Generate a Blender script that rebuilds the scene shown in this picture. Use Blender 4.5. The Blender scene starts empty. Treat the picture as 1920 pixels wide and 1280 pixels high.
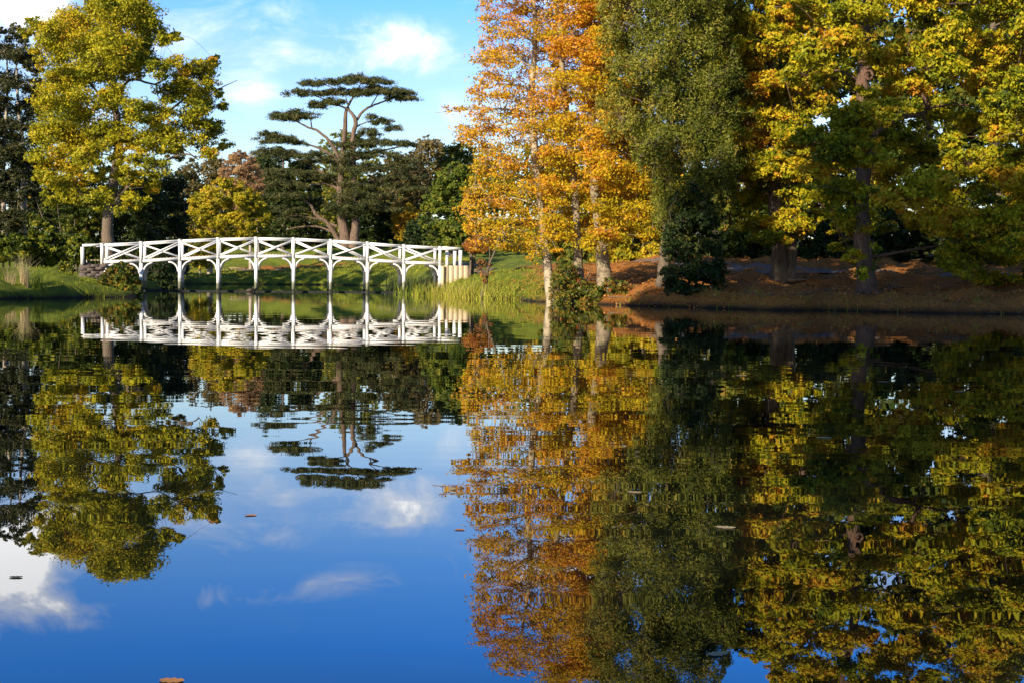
import bpy, math, random
import numpy as np
from mathutils import Matrix, Vector

SC = bpy.context.scene
COL = SC.collection
rng = np.random.default_rng(11)
random.seed(11)

# ------------------------------------------------------------------ camera
F, CX, CY, CAM_H = 2500.0, 960.0, 640.0, 0.85
PITCH, ROLL = math.atan(118 / F), math.radians(0.52)
_f = np.array([0, math.cos(PITCH), -math.sin(PITCH)])
_r0, _u0 = np.array([1.0, 0, 0]), np.array([0, math.sin(PITCH), math.cos(PITCH)])
_r = _r0 * math.cos(ROLL) + _u0 * math.sin(ROLL)
_u = _u0 * math.cos(ROLL) - _r0 * math.sin(ROLL)
CAM = np.array([0, 0, CAM_H])
cd = bpy.data.cameras.new('camera')
cd.sensor_width = 36.0
cd.lens = F / 1920 * 36.0
cd.clip_start, cd.clip_end = 0.05, 4000
co = bpy.data.objects.new('camera', cd)
COL.objects.link(co)
co.matrix_world = Matrix(((_r[0], _u[0], -_f[0], 0), (_r[1], _u[1], -_f[1], 0), (_r[2], _u[2], -_f[2], CAM_H), (0, 0, 0, 1)))
SC.camera = co

# ------------------------------------------------------------------ light
SUN_EL, SUN_AZ = math.radians(21), math.radians(-147)       # azimuth from +Y, clockwise positive
sun_dir = Vector((math.sin(SUN_AZ) * math.cos(SUN_EL), math.cos(SUN_AZ) * math.cos(SUN_EL), math.sin(SUN_EL)))
sl = bpy.data.lights.new('sun', 'SUN')
sl.energy, sl.angle, sl.color = 5.0, math.radians(0.5), (1.0, 0.86, 0.66)
so = bpy.data.objects.new('sun', sl)
COL.objects.link(so)
so.rotation_euler = sun_dir.to_track_quat('Z', 'Y').to_euler()

SC.view_settings.view_transform = 'Standard'
SC.view_settings.look = 'None'
SC.view_settings.exposure = 0.88
SC.view_settings.gamma = 1.0
SC.cycles.max_bounces = 8
SC.cycles.transparent_max_bounces = 4
SC.cycles.use_denoising = True


class NT:
    """small helper for node trees"""
    def __init__(s, nt):
        s.t = nt
        nt.nodes.clear()

    def n(s, typ, **kw):
        nd = s.t.nodes.new(typ)
        for k, v in kw.items():
            if k.startswith('i_'):
                nd.inputs[k[2:].replace('_', ' ')].default_value = v
            else:
                setattr(nd, k, v)
        return nd

    def l(s, a, b):
        s.t.links.new(a, b)

    def val(s, op, a, b=None, clamp=False):
        nd = s.n('ShaderNodeMath', operation=op)
        nd.use_clamp = clamp
        for i, x in enumerate((a, b)):
            if x is None:
                continue
            if isinstance(x, (int, float)):
                nd.inputs[i].default_value = x
            else:
                s.l(x, nd.inputs[i])
        return nd.outputs[0]

    def ramp(s, fac, stops, interp='LINEAR'):
        nd = s.n('ShaderNodeValToRGB')
        cr = nd.color_ramp
        cr.interpolation = interp
        while len(cr.elements) < len(stops):
            cr.elements.new(0.5)
        for e, (p, c) in zip(cr.elements, stops):
            e.position = p
            e.color = (*c, 1) if len(c) == 3 else c
        s.l(fac, nd.inputs[0])
        return nd.outputs[0]

    def mix(s, fac, a, b, blend='MIX'):
        nd = s.n('ShaderNodeMix', data_type='RGBA', blend_type=blend)
        for x, sock in ((fac, nd.inputs[0]), (a, nd.inputs[6]), (b, nd.inputs[7])):
            if isinstance(x, (int, float)):
                sock.default_value = x
            elif isinstance(x, tuple):
                sock.default_value = (*x, 1)
            else:
                s.l(x, sock)
        return nd.outputs[2]

    def noise(s, vec, scale, detail=4, rough=0.55, dist=0.0):
        nd = s.n('ShaderNodeTexNoise')
        nd.inputs['Scale'].default_value = scale
        nd.inputs['Detail'].default_value = detail
        nd.inputs['Roughness'].default_value = rough
        nd.inputs['Distortion'].default_value = dist
        if vec is not None:
            s.l(vec, nd.inputs['Vector'])
        return nd.outputs[0]


# ------------------------------------------------------------------ sky
world = bpy.data.worlds.new('World')
SC.world = world
world.use_nodes = True
w = NT(world.node_tree)
tc = w.n('ShaderNodeTexCoord')
sky = w.n('ShaderNodeTexSky', sky_type='NISHITA')
sky.sun_disc = False
sky.sun_elevation = SUN_EL
sky.sun_rotation = SUN_AZ
sky.air_density, sky.dust_density, sky.ozone_density = 1.0, 0.25, 3.0
sep = w.n('ShaderNodeSeparateXYZ')
w.l(tc.outputs['Generated'], sep.inputs[0])
elev = sep.outputs[2]
tintr = w.ramp(w.val('MULTIPLY', elev, 2.0, True), [(0.0, (1.25, 1.2, 1.12)), (0.20, (1.15, 1.14, 1.22)), (0.32, (0.98, 1.09, 1.40)), (0.42, (0.55, 1.04, 1.72)), (0.54, (0.26, 1.02, 2.15)), (0.66, (0.28, 0.8, 1.6)), (1.0, (0.5, 0.62, 0.8))])
skyc = w.mix(1.0, sky.outputs[0], tintr, 'MULTIPLY')
mp = w.n('ShaderNodeMapping')
mp.inputs['Scale'].default_value = (1, 1, 1.8)
w.l(tc.outputs['Generated'], mp.inputs[0])
n1 = w.noise(mp.outputs[0], 11.0, 9, 0.62, 0.5)
n2 = w.noise(mp.outputs[0], 2.6, 4, 0.5)
total = w.val('MULTIPLY', w.ramp(n2, [(0.52, (0, 0, 0)), (0.75, (1, 1, 1))]), 0.25)


def pxdir(px, py):
    d = _r * (px - CX) / F + _u * (CY - py) / F + _f
    return d / np.linalg.norm(d)


# (px, py, rx, ry, density) of each cloud
for px, py, rx, ry, dn in ((390, 42, 130, 66, .46), (500, 15, 80, 34, .26), (735, 92, 150, 50, .46), (650, 118, 60, 26, .24), (535, 96, 52, 32, .44), (10, -62, 100, 66, 1.4), (70, 12, 130, 60, .85),
                           (850, 210, 120, 40, .2), (300, -100, 260, 22, .36), (700, -60, 120, 20, .3), (1150, -20, 260, 90, .5),
                           (1850, 60, 420, 220, .35), (1300, 150, 300, 120, .4), (470, 170, 90, 40, .25), (-60, -160, 260, 30, .6)):
    d = pxdir(px, py)
    vs = w.n('ShaderNodeVectorMath', operation='SUBTRACT')
    w.l(tc.outputs['Generated'], vs.inputs[0])
    vs.inputs[1].default_value = tuple(d)
    vm = w.n('ShaderNodeVectorMath', operation='MULTIPLY')
    w.l(vs.outputs[0], vm.inputs[0])
    vm.inputs[1].default_value = (F / rx, F / rx, F / ry)
    vl = w.n('ShaderNodeVectorMath', operation='LENGTH')
    w.l(vm.outputs[0], vl.inputs[0])
    g = w.val('SUBTRACT', 1.0, w.val('MULTIPLY', vl.outputs['Value'], 0.72), True)
    total = w.val('ADD', total, w.val('MULTIPLY', g, dn))
cl = w.val('ADD', w.val('MULTIPLY', total, 1.15), w.val('MULTIPLY', w.val('SUBTRACT', n1, 0.5), 3.0))
clm = w.ramp(cl, [(0.15, (0, 0, 0)), (0.5, (.40, .40, .40)), (1.0, (1, 1, 1))])
clm = w.val('MULTIPLY', clm, w.ramp(total, [(0.0, (0, 0, 0)), (0.22, (1, 1, 1))]))
ccol = w.ramp(cl, [(0.3, (7.0, 7.6, 8.8)), (0.8, (9.5, 9.6, 9.9)), (1.3 - .3, (14.0, 13.8, 13.6))])
bg = w.n('ShaderNodeBackground')
w.l(w.mix(w.val('MULTIPLY', clm, 0.9), skyc, ccol), bg.inputs[0])
bg.inputs[1].default_value = 0.09
wo = w.n('ShaderNodeOutputWorld')
w.l(bg.outputs[0], wo.inputs[0])


# ------------------------------------------------------------------ geometry helpers
def at(px, py, Y):
    """point on the photograph's ray through (px, py) at distance Y"""
    px, py, Y = np.asarray(px, float), np.asarray(py, float), np.asarray(Y, float)
    d = _r * ((px - CX) / F)[..., None] + _u * ((CY - py) / F)[..., None] + _f
    return CAM + d * (Y / d[..., 1])[..., None]


def wpt(px, py, z=0.0):
    d = _r * (px - CX) / F + _u * (CY - py) / F + _f
    return CAM + d * ((z - CAM_H) / d[2])


def nrm(v):
    return v / np.maximum(np.linalg.norm(v, axis=-1, keepdims=True), 1e-9)


def mesh_obj(name, V, Q, mat, parent=None, tint=None, smooth=False, tris=None):
    """V (n,3), Q (m,4) quads, tris (k,3)"""
    me = bpy.data.meshes.new(name)
    V = np.ascontiguousarray(V, np.float32)
    if parent is not None:
        V = V - np.array(parent.location, np.float32)
    loops, starts, totals = [], [], []
    if Q is not None and len(Q):
        loops.append(np.asarray(Q).ravel())
        totals.append(np.full(len(Q), 4))
    if tris is not None and len(tris):
        loops.append(np.asarray(tris).ravel())
        totals.append(np.full(len(tris), 3))
    L, T = np.concatenate(loops).astype(np.int32), np.concatenate(totals).astype(np.int32)
    S = np.concatenate([[0], np.cumsum(T)[:-1]]).astype(np.int32)
    me.vertices.add(len(V))
    me.vertices.foreach_set('co', V.ravel())
    me.loops.add(len(L))
    me.loops.foreach_set('vertex_index', L)
    me.polygons.add(len(T))
    me.polygons.foreach_set('loop_start', S)
    me.polygons.foreach_set('loop_total', T)
    if smooth:
        me.polygons.foreach_set('use_smooth', np.ones(len(T), bool))
    if tint is not None:
        a = me.attributes.new('tint', 'FLOAT', 'FACE')
        a.data.foreach_set('value', np.asarray(tint, np.float32))
    me.update(calc_edges=True)
    me.materials.append(mat)
    o = bpy.data.objects.new(name, me)
    COL.objects.link(o)
    if parent is not None:
        o.parent = parent
    return o


def thing(name, label, cat, loc, group=None):
    o = bpy.data.objects.new(name, None)
    o.empty_display_size = 0.2
    COL.objects.link(o)
    o.location = tuple(float(x) for x in loc)
    o['label'], o['category'] = label, cat
    if group:
        o['group'] = group
    return o


def tag(o, label=None, cat=None, group=None, kind=None):
    for k, v in (('label', label), ('category', cat), ('group', group), ('kind', kind)):
        if v:
            o[k] = v
    return o


def tube(P, R, sides=6, rough=0.0):
    P, R = np.asarray(P, float), np.asarray(R, float)
    n = len(P)
    T = nrm(np.gradient(P, axis=0))
    ref = np.where(np.abs(T[:, 2:3]) > 0.9, np.array([[1.0, 0, 0]]), np.array([[0, 0, 1.0]]))
    ref = np.repeat(ref[:1], n, 0) if abs(T[:, 2]).min() > 0.5 or abs(T[:, 2]).max() < 0.85 else ref
    A = nrm(np.cross(T, ref))
    B = np.cross(T, A)
    ang = np.linspace(0, 2 * np.pi, sides, endpoint=False)
    rr = R[:, None] * (1 + rough * rng.normal(size=(n, sides)))
    V = P[:, None] + rr[..., None] * (np.cos(ang)[None, :, None] * A[:, None] + np.sin(ang)[None, :, None] * B[:, None])
    i = np.arange(n - 1)[:, None] * sides
    j = np.arange(sides)[None]
    k = (j + 1) % sides
    Q = np.stack([i + j, i + k, i + sides + k, i + sides + j], -1).reshape(-1, 4)
    return V.reshape(-1, 3), Q


class Acc:
    def __init__(s):
        s.V, s.Q, s.T, s.n = [], [], [], 0

    def add(s, V, Q, tint=None):
        s.V.append(V)
        s.Q.append(np.asarray(Q) + s.n)
        s.n += len(V)
        if tint is not None:
            s.T.append(tint)

    def obj(s, name, mat, parent=None, smooth=False):
        return mesh_obj(name, np.concatenate(s.V), np.concatenate(s.Q), mat, parent, np.concatenate(s.T) if s.T else None, smooth)


def smooth_line(P, n):
    P = np.asarray(P, float)
    t = np.linspace(0, len(P) - 1, n)
    out = []
    for x in t:
        i = min(int(x), len(P) - 2)
        u = x - i
        p0, p1, p2, p3 = P[max(i - 1, 0)], P[i], P[i + 1], P[min(i + 2, len(P) - 1)]
        out.append(0.5 * ((2 * p1) + (-p0 + p2) * u + (2 * p0 - 5 * p1 + 4 * p2 - p3) * u * u + (-p0 + 3 * p1 - 3 * p2 + p3) * u ** 3))
    return np.array(out)


def sticks(P0, P1, r0, r1, sides=3):
    n = len(P0)
    T = nrm(P1 - P0)
    A = nrm(np.cross(T, np.array([0.31, 0.77, 0.55])))
    B = np.cross(T, A)
    ang = np.linspace(0, 2 * np.pi, sides, endpoint=False)
    D = np.cos(ang)[None, :, None] * A[:, None] + np.sin(ang)[None, :, None] * B[:, None]
    r0 = np.broadcast_to(np.asarray(r0, float), (n,))
    r1 = np.broadcast_to(np.asarray(r1, float), (n,))
    V = np.concatenate([P0[:, None] + D * r0[:, None, None], P1[:, None] + D * r1[:, None, None]], 1).reshape(-1, 3)
    b = (np.arange(n) * 2 * sides)[:, None]
    j = np.arange(sides)[None]
    k = (j + 1) % sides
    Q = np.stack([b + j, b + k, b + sides + k, b + sides + j], -1).reshape(-1, 4)
    return V, Q


def leaf_tris(C, N, L, W):
    n = len(C)
    N = nrm(N)
    A = nrm(np.cross(N, rng.normal(size=(n, 3))))
    B = np.cross(N, A)
    L = L * rng.uniform(0.75, 1.3, (n, 1))
    W = W * rng.uniform(0.8, 1.25, (n, 1))
    V = np.stack([C - A * L * 0.5 + B * W * .5, C - A * L * .4 - B * W * 0.5, C + A * L * 0.6], 1).reshape(-1, 3)
    return V, np.arange(3 * n).reshape(-1, 3)


def leaf_quads(C, N, L, W):
    """one folded rhombic leaf per centre"""
    n = len(C)
    N = nrm(N)
    A = nrm(np.cross(N, rng.normal(size=(n, 3))))
    B = np.cross(N, A)
    L = np.broadcast_to(np.asarray(L, float), (n,))[:, None] * rng.uniform(0.7, 1.25, (n, 1))
    W = np.broadcast_to(np.asarray(W, float), (n,))[:, None] * rng.uniform(0.75, 1.2, (n, 1))
    fold = N * W * 0.22
    V = np.stack([C - A * L * 0.5, C + A * L * 0.05 + B * W * 0.5 + fold, C + A * L * 0.5, C + A * L * 0.05 - B * W * 0.5 + fold], 1).reshape(-1, 3)
    Q = np.arange(4 * n).reshape(-1, 4)
    return V, Q


def box_between(p0, p1, wx, wz, side):
    """bar from p0 to p1; wx across 'side', wz in the other direction"""
    p0, p1, side = np.asarray(p0, float), np.asarray(p1, float), np.asarray(side, float)
    t = nrm(p1 - p0)
    s = nrm(side - t * np.dot(side, t))
    u = np.cross(t, s)
    V = []
    for p in (p0, p1):
        for a, b in ((-1, -1), (1, -1), (1, 1), (-1, 1)):
            V.append(p + s * a * wx / 2 + u * b * wz / 2)
    Q = [(3, 2, 1, 0), (4, 5, 6, 7), (0, 1, 5, 4), (1, 2, 6, 5), (2, 3, 7, 6), (3, 0, 4, 7)]
    return np.array(V), np.array(Q)


def in_poly(X, Y, P):
    P = np.asarray(P, float)
    ins = np.zeros(X.shape, bool)
    j = len(P) - 1
    for i in range(len(P)):
        xi, yi, xj, yj = *P[i], *P[j]
        c = ((yi > Y) != (yj > Y)) & (X < (xj - xi) * (Y - yi) / (yj - yi + 1e-12) + xi)
        ins ^= c
        j = i
    return ins


def poly_dist(X, Y, P):
    P = np.asarray(P, float)
    best = np.full(X.shape, 1e9)
    for i in range(len(P)):
        a, b = P[i], P[(i + 1) % len(P)]
        d = b - a
        t = np.clip(((X - a[0]) * d[0] + (Y - a[1]) * d[1]) / (d @ d + 1e-12), 0, 1)
        best = np.minimum(best, np.hypot(X - a[0] - t * d[0], Y - a[1] - t * d[1]))
    return best


# ------------------------------------------------------------------ materials
def new_mat(name):
    m = bpy.data.materials.new(name)
    m.use_nodes = True
    return m, NT(m.node_tree)


def leaf_mat(name, stops, trans=0.32, rough=0.5):
    m, t = new_mat(name)
    a = t.n('ShaderNodeAttribute', attribute_name='tint')
    k = len(stops)
    c = t.ramp(a.outputs['Fac'], [(i / (k - 1), s) for i, s in enumerate(stops)])
    b = t.n('ShaderNodeBsdfPrincipled')
    t.l(c, b.inputs['Base Color'])
    b.inputs['Roughness'].default_value = rough
    b.inputs['Specular IOR Level'].default_value = 0.12
    tr = t.n('ShaderNodeBsdfTranslucent')
    t.l(c, tr.inputs[0])
    mx = t.n('ShaderNodeMixShader')
    mx.inputs[0].default_value = trans
    t.l(b.outputs[0], mx.inputs[1])
    t.l(tr.outputs[0], mx.inputs[2])
    o = t.n('ShaderNodeOutputMaterial')
    t.l(mx.outputs[0], o.inputs[0])
    return m


def solid_mat(name, c1, c2, scale=6.0, rough=0.85, bump=0.02, stretch=(1, 1, 1), spec=0.3, c3=None):
    m, t = new_mat(name)
    g = t.n('ShaderNodeNewGeometry')
    mp = t.n('ShaderNodeMapping')
    mp.inputs['Scale'].default_value = stretch
    t.l(g.outputs['Position'], mp.inputs[0])
    n = t.noise(mp.outputs[0], scale, 6, 0.65)
    stops = [(0.3, c1), (0.7, c2)] if c3 is None else [(0.3, c1), (0.52, c2), (0.62, c3)]
    c = t.ramp(n, stops)
    b = t.n('ShaderNodeBsdfPrincipled')
    t.l(c, b.inputs['Base Color'])
    b.inputs['Roughness'].default_value = rough
    b.inputs['Specular IOR Level'].default_value = spec
    if bump:
        bm = t.n('ShaderNodeBump')
        bm.inputs['Distance'].default_value = bump
        t.l(n, bm.inputs['Height'])
        t.l(bm.outputs[0], b.inputs['Normal'])
    o = t.n('ShaderNodeOutputMaterial')
    t.l(b.outputs[0], o.inputs[0])
    return m


M = {}
M['oak_gold'] = leaf_mat('oak_leaf_gold', [(.13, .15, .012), (.30, .29, .015), (.47, .40, .018), (.55, .38, .02), (.48, .22, .02)])
M['oak_green'] = leaf_mat('oak_leaf_green_gold', [(.09, .13, .012), (.24, .26, .012), (.44, .39, .016), (.58, .41, .02), (.54, .24, .02)])
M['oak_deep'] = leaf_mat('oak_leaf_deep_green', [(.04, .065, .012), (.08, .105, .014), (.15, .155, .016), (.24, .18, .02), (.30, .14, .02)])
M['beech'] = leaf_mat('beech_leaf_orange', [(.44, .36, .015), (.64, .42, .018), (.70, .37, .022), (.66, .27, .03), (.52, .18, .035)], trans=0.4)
M['beech_rust'] = leaf_mat('beech_leaf_rust', [(.46, .28, .03), (.48, .21, .03), (.44, .16, .035), (.34, .11, .035), (.22, .075, .03)], trans=0.38)
M['olive'] = leaf_mat('feathery_leaf_olive', [(.05, .075, .012), (.11, .13, .016), (.19, .20, .026), (.29, .27, .045), (.38, .26, .04)])
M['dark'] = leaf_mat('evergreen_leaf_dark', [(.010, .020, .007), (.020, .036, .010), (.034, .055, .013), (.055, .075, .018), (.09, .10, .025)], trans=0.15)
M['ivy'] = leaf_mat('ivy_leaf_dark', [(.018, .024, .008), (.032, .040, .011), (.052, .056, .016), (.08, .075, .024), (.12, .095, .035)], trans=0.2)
M['laurel'] = leaf_mat('laurel_leaf', [(.022, .040, .009), (.048, .075, .011), (.10, .13, .014), (.22, .21, .018), (.36, .30, .025)], trans=0.25, rough=0.35)
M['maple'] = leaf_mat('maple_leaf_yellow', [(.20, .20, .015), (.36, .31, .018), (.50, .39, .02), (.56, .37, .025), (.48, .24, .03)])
M['cedar'] = leaf_mat('cedar_needles', [(.022, .032, .012), (.042, .054, .018), (.068, .078, .024), (.10, .10, .032), (.15, .13, .05)], trans=0.1)
M['brown'] = leaf_mat('far_leaf_brown', [(.06, .05, .02), (.10, .085, .028), (.15, .115, .035), (.20, .15, .05), (.25, .19, .07)])
M['birchtwig'] = leaf_mat('birch_twig_tan', [(.2, .11, .06), (.30, .17, .085), (.38, .22, .10), (.44, .27, .12), (.46, .32, .13)])
M['green'] = leaf_mat('far_leaf_green', [(.04, .07, .014), (.075, .115, .018), (.12, .16, .02), (.18, .20, .025), (.28, .24, .03)])
M['yellow'] = leaf_mat('far_leaf_yellow', [(.28, .22, .02), (.4, .28, .02), (.48, .3, .02), (.5, .28, .025), (.44, .2, .03)])
M['bush_red'] = leaf_mat('bush_leaf_mixed', [(.05, .085, .015), (.11, .14, .02), (.22, .2, .025), (.32, .17, .03), (.36, .09, .025)])
M['grass'] = leaf_mat('grass_blade', [(.09, .13, .012), (.17, .21, .016), (.25, .27, .022), (.34, .32, .035), (.46, .38, .08)], trans=0.25)
M['reed'] = leaf_mat('reed_blade', [(.06, .12, .02), (.16, .22, .025), (.30, .32, .03), (.42, .38, .05), (.46, .36, .12)], trans=0.3)
M['reed_dark'] = leaf_mat('bulrush_blade', [(.02, .035, .018), (.03, .05, .022), (.05, .07, .025), (.08, .09, .03), (.13, .1, .05)], trans=0.15)
M['tan'] = leaf_mat('dry_grass_blade', [(.22, .16, .07), (.32, .24, .11), (.42, .33, .17), (.5, .4, .22), (.52, .44, .28)], trans=0.25)
M['litter'] = leaf_mat('fallen_leaf_litter', [(.12, .06, .02), (.26, .11, .03), (.40, .17, .04), (.46, .22, .06), (.5, .32, .12)], trans=0.1)
M['bark_oak'] = solid_mat('oak_bark', (.05, .038, .028), (.16, .115, .08), 5, 0.9, 0.05, (3, 3, .6), c3=(.10, .10, .06))
M['bark_red'] = solid_mat('oak_bark_reddish', (.035, .02, .015), (.15, .085, .055), 4, 0.9, 0.05, (3, 3, .6), c3=(.08, .06, .04))
M['bark_beech'] = solid_mat('beech_bark', (.07, .05, .032), (.28, .22, .14), 2.6, 0.8, 0.02, (1, 1, 1.6), c3=(.17, .15, .08))
M['bark_beech_pale'] = solid_mat('pale_beech_bark', (.11, .085, .06), (.40, .33, .22), 2.6, 0.8, 0.02, (1, 1, 1.6), c3=(.22, .19, .11))
M['bark_cedar'] = solid_mat('cedar_bark', (.055, .036, .025), (.20, .135, .09), 3, 0.9, 0.05, (2, 2, .6))
M['bark_pale'] = solid_mat('pale_bark', (.2, .16, .12), (.42, .36, .28), 3, 0.85, 0.02)
M['white'] = solid_mat('bridge_white_paint', (.66, .65, .62), (.82, .81, .78), 1.7, 0.5, 0.004, (2, 2, 1), 0.4)
_t = M['white'].node_tree
_b = next(n for n in _t.nodes if n.type == 'BSDF_PRINCIPLED')
_src = _b.inputs['Base Color'].links[0].from_socket
_w = NT.__new__(NT)
_w.t = _t
_g = _w.n('ShaderNodeNewGeometry')
_s = _w.n('ShaderNodeSeparateXYZ')
_w.l(_g.outputs['Position'], _s.inputs[0])
_hz = _w.val('ADD', _s.outputs[2], _w.val('MULTIPLY', _w.noise(_g.outputs['Position'], 5.0, 5), -0.9))
_c = _w.mix(_w.ramp(_hz, [(-.2 + .2, (1, 1, 1)), (.22, (0, 0, 0))]), _src, (.25, .26, .17))
_sp = _w.ramp(_w.noise(_g.outputs['Position'], 13.0, 6, .7), [(.60, (0, 0, 0)), (.72, (.75, .75, .75))])
_c = _w.mix(_sp, _c, (.42, .40, .34))
_w.l(_c, _b.inputs['Base Color'])
M['algae'] = solid_mat('waterline_algae', (.012, .012, .010), (.04, .045, .025), 9, 0.7, 0.01)
M['wall_sand'] = solid_mat('sandy_retaining_wall', (.42, .31, .18), (.54, .42, .27), 1.1, 0.9, 0.02, (1, 1, .4))
M['stone'] = solid_mat('abutment_stone', (.05, .04, .035), (.15, .12, .10), 4.0, 0.9, 0.05)
M['wood'] = solid_mat('weathered_bench_wood', (.25, .19, .13), (.42, .34, .25), 4.0, 0.85, 0.01)
M['dark_wire'] = solid_mat('black_boom', (.01, .01, .01), (.03, .03, .03), 4.0, 0.6, 0)
M['gravel'] = solid_mat('gravel_path', (.11, .09, .075), (.22, .18, .15), 40, 0.95, 0.01)
M['mud'] = solid_mat('bank_mud', (.018, .013, .009), (.06, .045, .03), 5, 0.8, 0.05)
M['duck'] = solid_mat('duck_feathers', (.03, .025, .02), (.09, .07, .05), 12, 0.8, 0)

# ------------------------------------------------------------------ terrain
shore_px = [(1000, 566), (1080, 569), (1180, 574), (1260, 576), (1350, 579), (1450, 582), (1560, 583), (1680, 586), (1800, 588), (1920, 590)]
R_shore = [tuple(wpt(x, y)[:2]) for x, y in shore_px]
brA, brN = np.array([.983, .181, 0]), np.array([-.181, .983, 0])          # bridge axis and its normal
BR0 = at(515, 480, 71.0)


def on_bridge(px, py, off=0.0):
    d = _r * (px - CX) / F + _u * (CY - py) / F + _f
    P0 = BR0 + brN * off
    return CAM + d * (((P0 - CAM) @ brN) / (d @ brN))


bl, br_ = on_bridge(196, 500), on_bridge(818, 500)
left_px = [(0, 561), (60, 560.5), (140, 559), (200, 558.5), (252, 557)]
L_shore = [tuple(wpt(x, y)[:2]) for x, y in left_px]
POND = [(-12, 7), (-5, 3.2), (0, 1.2), (9, 1.2), (24, 4), (33, 16), (31, 29), (22, 36.5)] + R_shore[::-1]
POND += [tuple(wpt(930, 560)[:2]), tuple(wpt(880, 556.5)[:2]), tuple(wpt(830, 554)[:2]), tuple((br_ + brN * 0.3)[:2]), tuple((br_ + brN * 4)[:2]),
         (at(790, 540, 88)[0], 88), (at(800, 540, 112)[0], 112), (at(740, 540, 128)[0], 128), (at(600, 540, 133)[0], 134), (at(450, 540, 132)[0], 133), (at(350, 540, 128)[0], 128),
         (at(325, 540, 105)[0], 105), (at(318, 540, 85)[0], 85), tuple((bl + brA * 2.4 + brN * 3)[:2]), tuple((bl + brA * 1.2)[:2]), tuple((bl - brN * 2 + brA * .6)[:2])]
POND += L_shore[::-1] + [(-24, 43), (-31, 30), (-30, 18), (-24, 10)]
POND = np.array(POND, float)


def ctrl(px, py, Y):
    return tuple(at(px, py, Y))


CTRL = np.array([ctrl(50, 484, 60), ctrl(-80, 480, 62), ctrl(160, 498, 68), ctrl(120, 497, 62), ctrl(1030, 532, 47), ctrl(1083, 503, 47.2), ctrl(1138, 497, 46.8), ctrl(1246, 514, 45),
                 ctrl(1460, 518, 47), ctrl(1625, 546, 42.3), ctrl(1300, 474, 64), ctrl(1420, 484, 62), ctrl(1560, 487, 60), ctrl(1750, 500, 52), ctrl(1900, 515, 46), ctrl(900, 497, 72),
                 ctrl(862, 497, 73), ctrl(950, 486, 80), ctrl(1000, 488, 68), ctrl(390, 512, 141), ctrl(480, 508, 146), ctrl(600, 500, 150), ctrl(700, 494, 150), ctrl(800, 484, 145), ctrl(900, 472, 120),
                 ctrl(655, 466, 172), ctrl(300, 500, 100), ctrl(250, 492, 85), ctrl(60, 474, 92), (-60, 60, 2.2), (-50, 20, 1.2), (0, -8, 0.6), (40, 10, 1.0), (45, 45, 2.2),
                 (0, 260, 12), (-120, 260, 10), (120, 260, 12), (60, 110, 5), (30, 90, 4), (-90, 130, 5), (0, 500, 20), (-300, 300, 16), (300, 300, 16), (-60, -60, 1.5), (60, -60, 1.5)], float)


def gh(x, y):
    x, y = np.atleast_1d(np.asarray(x, float)), np.atleast_1d(np.asarray(y, float))
    d = poly_dist(x, y, POND)
    ins = in_poly(x, y, POND)
    num, den = np.zeros(x.shape), np.zeros(x.shape)
    for cx, cy, cz in CTRL:
        wgt = 1.0 / (((x - cx) ** 2 + (y - cy) ** 2) + 6.0) ** 1.5
        num += wgt * cz
        den += wgt
    hc = num / den
    bank = 0.30 * np.clip(d / 0.45, 0, 1)
    wob = .16 * np.sin(x * 1.9 + .8 * y) + .11 * np.sin(x * 4.7 - 1.3 * y + 1) + .07 * np.sin(x * 9.1 + 2.2 * y)
    d = np.where(ins, -d, d) + wob
    ins, d = d < 0, np.abs(d)
    bank = (0.26 + .6 * wob) * np.clip(d / 0.4, 0, 1)
    land = bank + np.maximum(hc - 0.30, 0.05) * (1 - np.exp(-np.maximum(d - .2, 0) / 4.2))
    bump = 0.06 * np.sin(x * 1.3 + 2 * np.sin(y * .7)) * np.sin(y * 1.1 + x * .4) * np.clip(d / 2, 0, 1)
    return np.where(ins, -np.clip(d * 0.7, 0, 1.2), land + bump)


def g1(x, y):
    return float(gh([x], [y])[0])


xs = np.concatenate([-np.geomspace(60, 900, 34)[::-1][:-1], np.concatenate([np.arange(-60, -40, 2), np.arange(-40, 30, 0.6), np.arange(30, 60.01, 2)]), np.geomspace(60, 900, 34)[1:]])
ys = np.concatenate([[-300, -150, -80, -50, -30, -20, -12], np.arange(-6, 80, 0.5), np.arange(80, 190, 1.6), np.geomspace(190, 1500, 40)])
GX, GY = np.meshgrid(xs, ys)
GZ = gh(GX.ravel(), GY.ravel())
nx, ny = len(xs), len(ys)
ii, jj = np.meshgrid(np.arange(nx - 1), np.arange(ny - 1))
b0 = (jj * nx + ii).ravel()
gq = np.stack([b0, b0 + 1, b0 + 1 + nx, b0 + nx], -1)
gv = np.stack([GX.ravel(), GY.ravel(), GZ], -1)


def litter_mask(x, y):
    """how much leaf litter lies on the ground: thick under the beeches and oaks of the right-hand bank"""
    m = 1 / (1 + np.exp(-(x - (2.2 - 0.06 * (y - 47))) / 1.2)) * (y > 30) * (y < 110)
    m = m * np.clip((100 - y) / 30, 0, 1)
    far = np.exp(-(((x + 20) / 14) ** 2 + ((y - 152) / 8) ** 2)) * 0.9
    return np.clip(m + far, 0, 1)


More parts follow.
